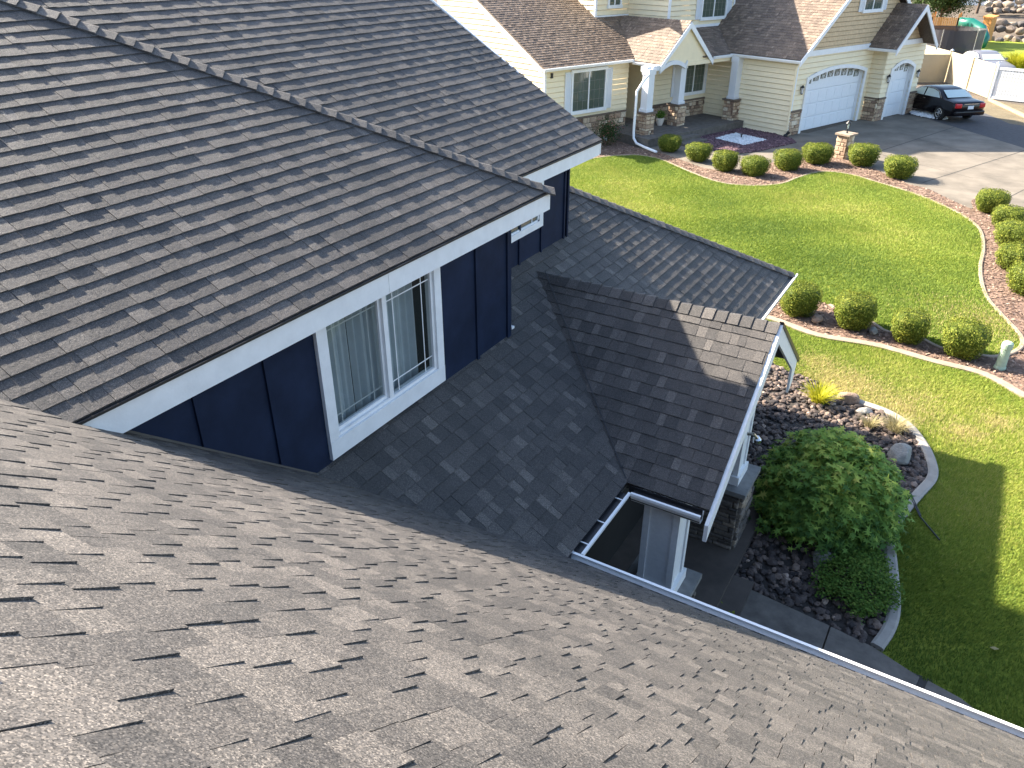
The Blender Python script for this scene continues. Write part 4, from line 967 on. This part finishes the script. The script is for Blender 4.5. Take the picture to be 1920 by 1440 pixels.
# big maple shrub by the porch
mp = thing('maple_shrub', 'large spreading green maple shrub in the cobble bed beside the porch', 'shrub', (-.72,10.25,0))
def maple_place(rs, n):
    # many drooping layered sprays
    k = 210; cr = np.random.RandomState(77)
    d = cr.normal(0,1,(k,3)); d[:,2] = np.abs(d[:,2])*.9-.15; d /= np.linalg.norm(d,axis=1)[:,None]
    c = d*np.array([.98,1.0,.98])*cr.uniform(.72,1.0,k)[:,None]; c[:,2] += .42
    c[:,2] = np.maximum(c[:,2], .12)
    idx = rs.randint(0,k,n); o = rs.normal(0,1,(n,3))*np.array([.105,.105,.05])
    r2 = o[:,0]**2+o[:,1]**2; p = c[idx]+o; p[:,2] -= r2*1.6
    rad = np.hypot(p[:,0], p[:,1]); p[:,2] -= .12*rad**2
    return p, d[idx]*.9
def mt(rs, P): return np.clip(rs.normal(.40,.21,len(P))+.32*(P[:,2]-.7)+.16*np.sin(P[:,0]*6)*np.sin(P[:,1]*7), 0, 1)  # leaf tint brightens with height, top light put into the colour
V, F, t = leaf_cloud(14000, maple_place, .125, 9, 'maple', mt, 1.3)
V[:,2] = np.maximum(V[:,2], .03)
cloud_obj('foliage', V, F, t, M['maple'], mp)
mb = MB(); rr = random.Random(3)
for i in range(26):
    g = rr.random()*6.28; l = rr.uniform(.5,.85); tipz = rr.uniform(.5,1.1)
    mb.tube([(rr.uniform(-.06,.06),rr.uniform(-.06,.06),0),(math.cos(g)*l*.4,math.sin(g)*l*.4,tipz*.6),(math.cos(g)*l,math.sin(g)*l,tipz)], [.02,.014,.005], 6)
mb.build('branches', M['bark'], mp)

def blade_tuft(name, label, cat, loc, n, h, r, w, mat, seed, arch=.6, group=None):
    rs = random.Random(seed); mb = MB()
    for i in range(n):
        g = rs.random()*6.283; l = h*rs.uniform(.6,1.15); o_ = rs.random()*r*.35; out = rs.uniform(.25,1)*r; pw = rs.uniform(.6,1.2)*w; tt = rs.random()
        cx, cy = math.cos(g), math.sin(g); pr = None
        for k in range(6):
            f = k/5; rad = o_+out*f**1.4; z = l*(f*1.25-arch*f*f*.8); ww = pw*(1-f)**.7
            P = Vector((cx*rad, cy*rad, z)); s = Vector((-cy,cx,0))*ww/2
            if pr: mb.poly((pr[0]-pr[1], pr[0]+pr[1], P+s, P-s), tt)
            pr = (P, s)
    o = mb.build(name, mat); o.location = loc; return tag(o, label, cat, group)
blade_tuft('golden_grass', 'bright yellow-green grass clump beside the brown boulder at the porch corner', 'ornamental grass', (-1.52,13.62,.02), 300, .42, .38, .020, M['gold'], 5)
blade_tuft('ornamental_grass', 'pale wispy grass clump hanging over the edging above the split grey rock', 'ornamental grass', (-.15,13.32,.02), 380, .38, .36, .009, M['straw'], 8, .8)
blade_tuft('ornamental_grass', 'small reddish straw grass tuft beside the pale wispy clump', 'ornamental grass', (-.55,13.22,.02), 200, .28, .24, .010, M['straw'], 9, .7)
def fern_place(rs, n):
    k = 60; cr = np.random.RandomState(5); g = cr.rand(k)*6.28; rd = np.sqrt(cr.rand(k)); c = np.stack([np.cos(g)*rd*.42, np.sin(g)*rd*.62, .10+.20*(1-rd)+cr.rand(k)*.06],1)
    idx = rs.randint(0,k,n); p = c[idx]+rs.normal(0,1,(n,3))*np.array([.08,.08,.035]); return p, np.tile([0,0,1.],(n,1))
fr = thing('juniper', 'low feathery dark green juniper between the cobbles and the curved edging', 'shrub', (-.02,8.95,.02))
V, F, t = leaf_cloud(7000, fern_place, .042, 12, 'quad', None, .6); V[:,2] = np.maximum(V[:,2], .01); cloud_obj('foliage', V, F, t, M['fern'], fr)
mb = MB(); [mb.tube([(0,0,0),(math.cos(g)*.3,math.sin(g)*.4,.2)], .008, 5) for g in (0,1,2.1,3.2,4.3,5.4)]; mb.build('branches', M['bark'], fr)
wd = thing('weed', 'small leafy weed at the edge of the walk beside the house gutter', 'weed', (-1.28,6.78,.06))
V, F, t = leaf_cloud(900, lambda rs,n: (rs.normal(0,1,(n,3))*np.array([.14,.22,.07])+np.array([0,0,.12]), np.tile([0,0,1.],(n,1))), .05, 13); V[:,2] = np.maximum(V[:,2],.0); cloud_obj('foliage', V, F, t, M['boxwood'], wd)
rp = nworld(-24.5, 25.6); rs_ = thing('rose_bush', 'red-flowered rose bush against the low stone wall of the cream house', 'bush', (rp.x+.1, rp.y-1.0, 0), 0.0)
rs_.scale = (.72,.72,.8)
V, F, t = leaf_cloud(3500, lambda rs,n: (rs.normal(0,1,(n,3))*np.array([.32,.40,.30])+np.array([0,0,.75]), rs.normal(0,1,(n,3))), .07, 14, 'quad', lambda rs,P: np.where(rs.rand(len(P))<.07, rs.uniform(.9,1,len(P)), rs.uniform(0,.8,len(P)))); V[:,2] = np.maximum(V[:,2],.03); cloud_obj('foliage', V, F, t, M['rose'], rs_)
mb = MB(); [mb.tube([(0,0,0),(math.cos(g)*.2,math.sin(g)*.25,.6),(math.cos(g)*.3,math.sin(g)*.4,.95)], .012, 5) for g in (0,1,2.1,3.2,4.3,5.4)]; mb.build('stems', M['bark'], rs_)

# ================================================================ ROCKS
def rock(name, label, loc, dims, mat, seed, cat='rock', group=None, tint=.5):
    rs = random.Random(seed); import bmesh
    bm = bmesh.new(); bmesh.ops.create_icosphere(bm, subdivisions=3, radius=1)
    cuts = [(Vector((rs.gauss(0,1),rs.gauss(0,1),rs.gauss(0,.7))).normalized(), rs.uniform(.62,.9)) for _ in range(9)]
    for v in bm.verts:
        for n_, c_ in cuts:
            dd = v.co.dot(n_)
            if dd > c_: v.co -= n_*(dd-c_)*.85
        v.co *= 1+rs.uniform(-.012,.012); v.co.x *= dims[0]/2; v.co.y *= dims[1]/2; v.co.z *= dims[2]/2; v.co.z += dims[2]*.32
    me = bpy.data.meshes.new(name); bm.to_mesh(me); bm.free(); me.materials.append(mat)
    at = me.attributes.new('tint','FLOAT','FACE'); at.data.foreach_set('value', [tint]*len(me.polygons))
    o = bpy.data.objects.new(name, me); COL.objects.link(o); o.location = loc; o.rotation_euler = (0,0,rs.random()*6.28); return tag(o, label, cat, group)
rock('boulder', 'brown elongated boulder on the edging beside the golden grass', (-1.05,13.98,.0), (.42,.28,.26), M['rock_brown'], 3).rotation_euler = (0,0,.2)
rock('boulder', 'pale flat stone lying behind the brown boulder on the edging', (-.72,13.72,.0), (.34,.22,.12), M['rock_pale'], 4)
rock('boulder', 'split grey rock inside the curved edging at the right of the maple', (.05,12.45,.0), (.50,.42,.34), M['rock_pale'], 9)
rock('boulder', 'rounded grey granite rock in the shaded cobbles below the maple', (-.50,9.18,.0), (.44,.36,.28), M['rock_pale'], 6)
rock('stone', 'pale whitish stone at the foot of the second lower-row bush', (-1.15,17.38,.02), (.36,.20,.16), M['rock_pale'], 7)
rock('stone', 'dull brown stone between the two left bushes of the lower row', (-2.35,17.35,.02), (.38,.28,.20), M['rock_brown'], 8)

# ================================================================ SMALL THINGS
bo_s = .86
bo = thing('utility_post', 'faded green plastic utility post with domed cap at the end of the bush row', 'utility post', (1.33,16.95,0))
mb = MB(); mb.lathe((0,0,0), [(.13,0),(.13,.06),(.115,.10),(.105,.55)], 20); mb.build('post_body', M['bollard'], bo, smooth=False)
mb = MB(); mb.lathe((0,0,.55), [(.122,0),(.122,.10),(.11,.14),(.07,.165),(.0,.17)], 20); mb.build('post_cap', M['bollard'], bo)
bo.scale = (bo_s, bo_s, bo_s)
# stone lamp pillar
lp = thing('lamp_pillar', 'square stone pillar with flat cap and small black lantern beside the driveway', 'lamp pillar', (-5.0,34.25,0), -A20)
mb = MB(); q = .26; mb.box(-q+.03,q-.03,-q+.03,q-.03,0,.92,.1)
for (o, u) in (((-q+.03,-q+.03,0),(1,0,0)), ((q-.03,-q+.03,0),(0,1,0)), ((q-.03,q-.03,0),(-1,0,0)), ((-q+.03,q-.03,0),(0,-1,0))): stone_face(mb, o, u, (0,0,1), 2*q-.06, .9, (.09,.2), (.12,.3), (.02,.05), gap=.015)
mb.build('pillar', M['fieldstone'], lp)
mb = MB(); mb.box(-q-.06,q+.06,-q-.06,q+.06,.92,.99); mb.build('pillar_cap', M['curb_warm'], lp)
mb = MB(); mb.lathe((0,0,.99), [(.06,0),(.03,.04),(.02,.12),(.05,.16)], 10); mb.lathe((0,0,1.36), [(.11,0),(.06,.06),(.015,.11)], 8)
for k in range(4): g = k*math.pi/2; mb.tube([(.05*math.cos(g),.05*math.sin(g),1.14),(.08*math.cos(g),.08*math.sin(g),1.37)], .009, 5)
ln = mb.build('lantern', M['metal_black'], lp); mb = MB(); mb.lathe((0,0,1.15), [(.03,0),(.045,.2)], 8); mb.build('lantern_glass', M['glass_car'], ln)
# plant pot on the neighbour's porch
pp = nworld(-24.35, 28.35, .35); pot = thing('plant_pot', 'pale pot with a leafy plant on the porch between the stone piers', 'plant pot', pp)
mb = MB(); mb.lathe((0,0,0), [(.11,0),(.16,.12),(.19,.30),(.20,.34),(.17,.34),(.15,.30)], 16); mb.build('pot', M['pot'], pot)
V, F, t = leaf_cloud(700, lambda rs,n: (rs.normal(0,1,(n,3))*np.array([.10,.10,.09])+np.array([0,0,.46]), rs.normal(0,1,(n,3))), .06, 15); cloud_obj('foliage', V, F, t, M['fern'], pot)
mb = MB(); mb.tube([(0,0,0),(0,0,.75)], .012, 6); mb.lathe((0,0,.72), [(.03,0),(.05,.05),(.03,.16),(.06,.20)], 8)
o = mb.build('garden_stake', M['chrome']); o.location = (-9.0,37.75,0); tag(o, 'thin metal garden stake with a small head in front of the cream side wall', 'garden stake')
mb = MB(); mb.lathe((0,0,0), [(.10,0),(.10,.08),(.05,.14)], 10); mb.tube([(0,0,.08),(.12,.05,.24)], [.05,.08], 10); o = mb.build('ground_spotlight', M['metal_black']); o.location = (-7.95,37.0,.02); tag(o, 'black ground spotlight at the garage corner beside the purple gravel', 'spotlight')
mb = MB(); mb.lathe((0,0,0), [(.03,0),(.03,.12),(.07,.14),(.02,.17)], 10); o = mb.build('garden_spotlight', M['metal_black']); o.location = (-9.6,35.8,.03); tag(o, 'tiny dark sprinkler head standing in the white marble chips', 'sprinkler head')
mb = MB(); mb.lathe((0,0,0), [(.07,0),(.09,.14),(.06,.2)], 12); o = mb.build('white_ornament', M['vinyl_white']); o.location = (-14.6,32.2,.02); tag(o, 'small round white ornament under the rose bush', 'ornament')
mb = MB(); mb.poly([(0,0,.0),(.05,.03,.008),(.10,.0,.02),(.05,-.03,.01)]); mb.poly([(0,0,-.004),(.05,-.03,.006),(.10,.0,.016),(.05,.03,.004)]); o = mb.build('fallen_leaf', M['straw']); o.location = (1.55,8.65,.06); tag(o, 'pale curled fallen leaf on the shaded lawn at the lower right', 'leaf')
mb = MB()
for (a, b) in (((0,0,.06),(.24,-.52,.035)), ((.04,0,.06),(.25,-.5,.035)), ((.24,-.52,.035),(.55,-.95,.03))): mb.tube([a,b], .012, 6)
o = mb.build('garden_cable', M['metal_black']); o.location = (.28,11.45,.02); tag(o, 'dark twisted garden cable crossing the curved edging onto the lawn', 'cable')
# pale stones beside the garage
mb = MB(); rr = random.Random(12)
R.seed(5)
for i in range(900):
    g = R.random()*6.28; d = math.sqrt(R.random()); pebble(mb, math.cos(g)*d*1.15, math.sin(g)*d*.6, .02+.10*(1-d), (.035,.07), .6, .5+.5*R.random())
o = mb.build('white_gravel', M['white_rock']); o.location = (-3.05,46.0,.01); o.rotation_euler = (0,0,-.75); stuff(o, 'loose pile of white rock chips beside the garage corner and the black car', 'gravel')
mb = MB(); mb.obox((-.02,-.09,0),(.04,0,0),(0,.18,0),(0,0,.12)); 
L = OUT['timber']; a = Vector((*L[0],0)); b = Vector((*L[-1],0)); d = (b-a); mb = MB(); dn = d.normalized(); sv = Vector((-dn.y,dn.x,0))*.16
mb.obox(Vector((0,0,0))-sv/2, d, sv, (0,0,.12)); o = mb.build('landscape_timber', M['timber']); o.location = a; tag(o, 'long orange-brown landscape timber lying below the white gate', 'timber')

# fence and gate
fn = thing('fence', 'tall tan vinyl privacy fence behind the black car', 'fence', (-3.46,57.5,0)); FO = (-3.46,57.5,0)
P = [(-5.6,63.0), (-3.46,59.0), (-1.99,56.0), (-.70,53.3)]
for i in range(3):
    a = Vector((*P[i],0)); b = Vector((*P[i+1],0)); d = (b-a); dn = d.normalized(); sv = Vector((-dn.y,dn.x,0))
    mb = MB(); mb.obox(a-sv*.02+Vector((0,0,.08)), d, sv*.04, (0,0,1.66)); n = int(d.length/.16)
    for k in range(n): mb.obox(a+dn*(k*.16+.005)-sv*.025+Vector((0,0,.16)), dn*.15, sv*.05, (0,0,1.52))
    mb.build('fence_panel', M['vinyl'], fn, FO)
    mb = MB(); mb.obox(a-sv*.04+Vector((0,0,1.70)), d, sv*.08, (0,0,.09)); mb.obox(a-sv*.04+Vector((0,0,.04)), d, sv*.08, (0,0,.12)); mb.build('fence_rail', M['vinyl'], fn, FO)
for (px_, py_) in P:
    mb = MB(); mb.box(px_-.065,px_+.065,py_-.065,py_+.065,0,1.85); po = mb.build('fence_post', M['vinyl'], fn, FO)
    mb = MB(); mb.lathe((px_,py_,1.85), [(.10,0),(.10,.03),(.03,.09)], 4); mb.build('post_cap', M['vinyl_white'], po, FO)
fw = thing('fence', 'short tan vinyl fence wing between the garage and the corner post', 'fence', (-4.3,58.2,0)); FO2 = (-4.3,58.2,0)
a = Vector((-6.6,57.0,0)); b = Vector((-3.5,58.85,0)); d = b-a; dn = d.normalized(); sv = Vector((-dn.y,dn.x,0))
mb = MB(); mb.obox(a-sv*.02, d, sv*.04, (0,0,1.6)); n = int(d.length/.16)
for k in range(n): mb.obox(a+dn*(k*.16+.005)-sv*.025+Vector((0,0,.12)), dn*.15, sv*.05, (0,0,1.42))
mb.build('fence_panel', M['vinyl'], fw, FO2); mb = MB(); mb.obox(a-sv*.04+Vector((0,0,1.56)), d, sv*.08, (0,0,.09)); mb.build('fence_rail', M['vinyl'], fw, FO2)
gt = thing('gate', 'white vertical picket gate at the right edge beside the tan fence', 'gate', (-.7,53.25,0)); GO = (-.7,53.25,0)
a = Vector((-.72,53.15,0)); b = Vector((2.6,52.4,0)); d = b-a; dn = d.normalized(); sv = Vector((-dn.y,dn.x,0))
for k in range(int(d.length/.15)):
    mb = MB(); mb.obox(a+dn*(k*.15+.02)-sv*.012+Vector((0,0,.12)), dn*.128, sv*.024, (0,0,1.52)); mb.build('picket', M['vinyl_white'], gt, GO)
mb = MB(); mb.obox(a-sv*.035+Vector((0,0,1.58)), d, sv*.07, (0,0,.13)); mb.obox(a-sv*.035+Vector((0,0,.06)), d, sv*.07, (0,0,.13)); mb.obox(a-sv*.05, dn*.10, sv*.10, (0,0,1.85)); mb.obox(a+dn*1.75-sv*.05+Vector((0,0,.1)), dn*.10, sv*.10, (0,0,1.62)); mb.build('gate_frame', M['vinyl_white'], gt, GO)

# ================================================================ CARS
def car_shell(prof, w, nsec=14, tumble=None):
    """side outline lofted across the width with rounded shoulders"""
    mb = MB(); n = len(prof); secs = []
    for k in range(nsec+1):
        f = -1+2*k/nsec; y = w/2*f
        inset = (abs(f)**6)
        ring = []
        for (px_, pz_) in prof:
            zz = pz_; xx = px_
            shrink = 1-.05*inset
            xx = px_*shrink; zz = .28+(pz_-.28)*(1-.07*inset)
            yy = y*(1-.17*max(0, (pz_-.92)/.5)) if pz_ > .92 else y*(1-.03*max(0,(.5-pz_)/.3))
            ring.append((xx, yy, zz))
        secs.append(ring)
    for s in secs: mb.v += s
    for k in range(nsec):
        for i in range(n):
            j = (i+1) % n; mb.f.append((k*n+i, (k+1)*n+i, (k+1)*n+j, k*n+j)); mb.t.append(.5); mb.m.append(0)
    mb.f.append(tuple(range(n))); mb.t.append(.5); mb.m.append(0); mb.f.append(tuple(nsec*n+i for i in range(n))[::-1]); mb.t.append(.5); mb.m.append(0)
    return mb
SED = [(2.42,.30),(2.46,.50),(2.40,.66),(2.20,.76),(1.75,.84),(1.20,.93),(1.00,.97),(.55,1.24),(.25,1.38),(-.15,1.44),(-.65,1.43),(-1.05,1.34),(-1.45,1.12),(-1.66,1.02),(-2.10,1.00),(-2.40,.96),(-2.46,.86),(-2.46,.60),(-2.40,.36),(-2.2,.28),(-1.9,.28),(-1.85,.5),(-1.6,.64),(-1.35,.64),(-1.1,.5),(-1.04,.26),(1.02,.26),(1.08,.5),(1.3,.64),(1.55,.64),(1.8,.5),(1.86,.28)]
def make_car(name, label, loc, rz, paint, plate=True):
    c = thing(name, label, 'car', loc, rz)
    sh = car_shell(SED, 1.80); b = sh.build('body', M[paint], c, smooth=True)
    md = b.modifiers.new('soft','BEVEL'); md.width = .02; md.segments = 2; md.limit_method = 'ANGLE'; md.angle_limit = math.radians(35)
    for s in (-1,1):      # side glass, set 4 mm proud of the cabin side
        yy = lambda z: s*(.90*(1-.17*max(0,(z-.92)/.5)))*.985+s*.006
        for seg in ([(.85,1.0),(-.12,1.0),(-.12,1.36),(.24,1.31)], [(-.20,1.0),(-1.30,1.02),(-1.02,1.27),(-.66,1.35),(-.20,1.36)]):
            g = MB(); g.poly([(x_, yy(z_), .28+(z_-.28)*.985) for x_, z_ in seg]); g.build('side_window', M['glass_car'], c)
        g = MB(); pts = [(x_, yy(z_)+s*.008, .28+(z_-.28)*.985) for x_, z_ in [(.95,.985),(.30,1.36),(-.15,1.40),(-.68,1.39),(-1.08,1.29),(-1.40,1.02)]]; g.tube(pts, .012, 5); g.build('window_trim', M['chrome'], c)
        m_ = MB(); m_.obox((.72,s*.93-.06,.96),(.12,0,0),(0,.16*1,0),(0,0,.12)); m_.build('mirror', M[paint], c)
        m_ = MB(); m_.box(-.35,-.17,s*.905-.01,s*.905+.012,.86,.885); m_.box(.62,.80,s*.905-.01,s*.905+.012,.85,.875); m_.build('door_handle', M['chrome'], c)
    g = MB(); pr = [(-1.12,1.33),(-1.60,1.06)]
    g.poly([(-1.10,-.60,1.335),(-1.62,-.70,1.062),(-1.62,.70,1.062),(-1.10,.60,1.335)]); g.build('rear_window', M['glass_car'], c)
    g = MB(); g.poly([(.98,-.70,1.0),(.50,-.62,1.285),(.50,.62,1.285),(.98,.70,1.0)]); g.build('windscreen', M['glass_car'], c)
    for s in (-1,1):
        t_ = MB(); t_.box(-2.475,-2.30,s*.66-.17,s*.66+.17,.68,.90); o_ = t_.build('tail_light', plain('red_tail_lens', (.55,.01,.015), .15, .1, 20, 0, spec=.7), c)
        bb = o_.modifiers.new('r','BEVEL'); bb.width = .05; bb.segments = 3
    t_ = MB(); t_.box(-2.48,-2.44,-.42,.42,.86,.89); t_.build('trunk_trim', M['chrome'], c)
    t_ = MB(); t_.box(-2.478,-2.46,-.16,.16,.64,.79); t_.build('licence_plate', M['plate'], c)
    t_ = MB(); t_.box(-2.53,-2.36,-.84,.84,.34,.56); o_ = t_.build('rear_bumper', M[paint], c); bb = o_.modifiers.new('r','BEVEL'); bb.width = .06; bb.segments = 4
    for wx in (1.43,-1.48):
        for s in (-1,1):
            wt = MB(); n = 28; pf = [(.20,-.09),(.30,-.10),(.335,-.07),(.335,.07),(.30,.10),(.20,.09)]
            for (r_, y_) in pf:
                for k in range(n): g_ = 2*math.pi*k/n; wt.v.append((wx+r_*math.cos(g_), s*.80+y_*1.0, .335+r_*math.sin(g_)))
            for i in range(5):
                for k in range(n): k2 = (k+1)%n; wt.f.append((i*n+k,(i+1)*n+k,(i+1)*n+k2,i*n+k2)); wt.t.append(.5); wt.m.append(0)
            w_ = wt.build('wheel', M['tyre'], c)
            rm = MB()
            for k in range(6):
                g_ = 2*math.pi*k/6; dx, dz = math.cos(g_), math.sin(g_)
                rm.obox((wx-dz*.025, s*.895, .335+dx*.025), (dx*.20,0,dz*.20), (dz*.05,0,-dx*.05), (0,-s*.03,0))
            ring = [(wx+.20*math.cos(2*math.pi*k/24), s*.89, .335+.20*math.sin(2*math.pi*k/24)) for k in range(25)]
            rm.tube(ring, .018, 6, cap=False); rm.tube([(wx,s*.86,.335),(wx,s*.905,.335)], .05, 12); rm.build('rim', M['chrome'], w_)
            dk = MB(); dk.tube([(wx,s*.80,.335),(wx,s*.85,.335)], .19, 20); dk.build('brake_disc', M['dark'], w_)
    return c
make_car('parked_car', 'black sedan with chrome wheels parked beyond the garage', (-2.95,46.75,0), math.radians(134.5), 'car_paint')
make_car('parked_car', 'silver car mostly hidden behind the tan fence', (-1.7,64.5,0), math.radians(-58), 'silver')

# ================================================================ FAR YARD
tr = thing('trampoline', 'round trampoline with dark safety net beyond the tan fence', 'trampoline', (-4.3,67.5,0))
mb = MB(); n = 40
for k in range(n):
    a = 2*math.pi*k/n; b = 2*math.pi*(k+1)/n; r = 2.1
    mb.poly([(r*math.cos(a),r*math.sin(a),.85),(r*math.cos(b),r*math.sin(b),.85),(r*math.cos(b),r*math.sin(b),2.5),(r*math.cos(a),r*math.sin(a),2.5)])
mb.build('safety_net', M['net'], tr)
mb = MB(); mb.lathe((0,0,.8), [(2.2,0),(2.2,.05),(2.0,.06)], 40); mb.build('jumping_mat', M['dark'], tr)
for k in range(6):
    a = 2*math.pi*k/6+.35; mb = MB(); mb.tube([(2.2*math.cos(a),2.2*math.sin(a),0),(2.2*math.cos(a),2.2*math.sin(a),2.55)], .03, 8); mb.build('pole', M['chrome'], tr)
ps = thing('playset', 'cedar play tower with dark green tube slide under the tree', 'playset', (-5.9,82,0))
mb = MB()
for sx in (-1,1):
    for sy in (-1,1): mb.box(sx*1.0-.06,sx*1.0+.06,sy*1.0-.06,sy*1.0+.06,0,2.6)
mb.box(-1.05,1.05,-1.05,1.05,1.35,1.45)
for k in range(14): mb.box(-1.02+k*.15,-.90+k*.15,-1.06,-1.02,1.45,2.3)
mb.build('tower', M['orange_wood'], ps)
mb = MB(); mb.tube([(1.0,-.3,1.9),(2.0,-.5,1.9),(2.9,-1.0,1.5),(3.3,-1.8,.9),(3.2,-2.4,.45)], .42, 14); mb.build('tube_slide', M['green_plastic'], ps, smooth=True)
mb = MB(); mb.box(-.35,.35,-.5,.5,.1,2.0); mb.prism([(-.45,-.55,2.0),(.45,-.55,2.0),(.45,-.55,2.1),(-.45,-.55,2.15)], (0,1.1,.12)); o = mb.build('shed_box', M['orange_wood']); o.location = (-2.75,87,0); o.rotation_euler = (0,0,-.35); tag(o, 'tall orange wooden box in front of the rock terrace', 'wooden box')
rb = random.Random(44); cnt = 0
rowlab = ['bottom row of the rock terrace', 'middle row of the rock terrace', 'top row of the rock terrace']
for row, (y0, z0, x0, x1) in enumerate(((89,0,-2.4,2.6),(90.6,.55,-2.5,2.8),(92.4,1.05,-2.0,2.9),(102,1.5,-3.6,3.0),(104,1.9,-3.8,3.2),(106.5,2.3,-3.6,3.2))):
    xx = x0
    while xx < x1:
        w_ = rb.uniform(.75,1.3); tn = rb.random(); dk = ('dark grey' if tn < .33 else 'tan' if tn < .72 else 'pale cream')
        lv = ('bottom row', 'second row', 'third row', 'fourth row', 'fifth row', 'top row')[row]
        rock('boulder', dk + ' boulder in the ' + lv + ' of the rock terrace', (xx, y0+rb.uniform(-.4,.4), z0+rb.uniform(-.1,.2)), (w_, w_*.8, w_*.66), M['boulder'], 100+cnt, 'boulder', dk + ' boulders in the ' + lv + ' of the far rock terrace', tn); cnt += 1; xx += w_*.78
mb = MB(); mb.poly([(-14,93,0),(9,90.5,0),(9,96,1.0),(-14,99,1.0)]); mb.poly([(-14,99,1.0),(9,96,1.0),(12,125,3.2),(-25,125,3.2)]); mb.poly([(-25,125,3.2),(12,125,3.2),(40,300,9),(-60,300,9)]); structure(mb.build('dirt_slope', M['ground']))
mb = MB(); 
for k in range(9):
    mb.box(-9+k*2.0,-7.1+k*2.0,109,109.06,1.6,4.0); mb.box(-9.1+k*2.0,-8.95+k*2.0,108.95,109.1,1.5,4.2)
mb.box(-9,9,108.97,109.09,3.95,4.1)
tag(mb.build('fence', M['vinyl_white']), 'white vinyl fence along the top of the dirt slope at the picture edge', 'fence')
blade_tuft('ornamental_grass', 'tall yellow-green ornamental grass clump behind the white gate', 'ornamental grass', (.25,65.0,0), 700, 2.3, 1.3, .05, M['gold'], 21, .9)
def tree(name, label, loc, cr, ch, h, seed, mat='pine', n=9000, leaf=.16):
    t_ = thing(name, label, 'tree', loc); mb = MB(); rr = random.Random(seed)
    mb.tube([(0,0,0),(.05,0,h*.35),(0,.1,h*.8)], [.16,.12,.04], 9)
    for i in range(14):
        g = rr.random()*6.28; z = h*rr.uniform(.3,.75); l = cr*rr.uniform(.5,.9); mb.tube([(0,0,z),(math.cos(g)*l*.5,math.sin(g)*l*.5,z+.25*l),(math.cos(g)*l,math.sin(g)*l,z+.35*l)], [.05,.03,.012], 6)
    mb.build('trunk', M['bark'], t_)
    def pl(rs, n):
        k = 70; c_ = np.random.RandomState(seed); d = c_.normal(0,1,(k,3)); d /= np.linalg.norm(d,axis=1)[:,None]; c = d*(c_.rand(k)**.4)[:,None]*np.array([cr,cr,ch/2]); c[:,2] += h-ch/2
        i_ = rs.randint(0,k,n); return c[i_]+rs.normal(0,1,(n,3))*cr*.14, d[i_]
    V, F, t = leaf_cloud(n, pl, leaf, seed+1); cloud_obj('crown', V, F, t, M[mat], t_)
tree('evergreen_tree', 'dark green tree hanging over the play tower at the top edge', (-6.6,84.5,0), 2.7, 3.2, 5.6, 51, n=16000)
tree('small_tree', 'young tree right of the play tower in front of the far fence', (-4.6,101,1.5), 1.0, 1.8, 3.0, 52, n=3000, leaf=.12)
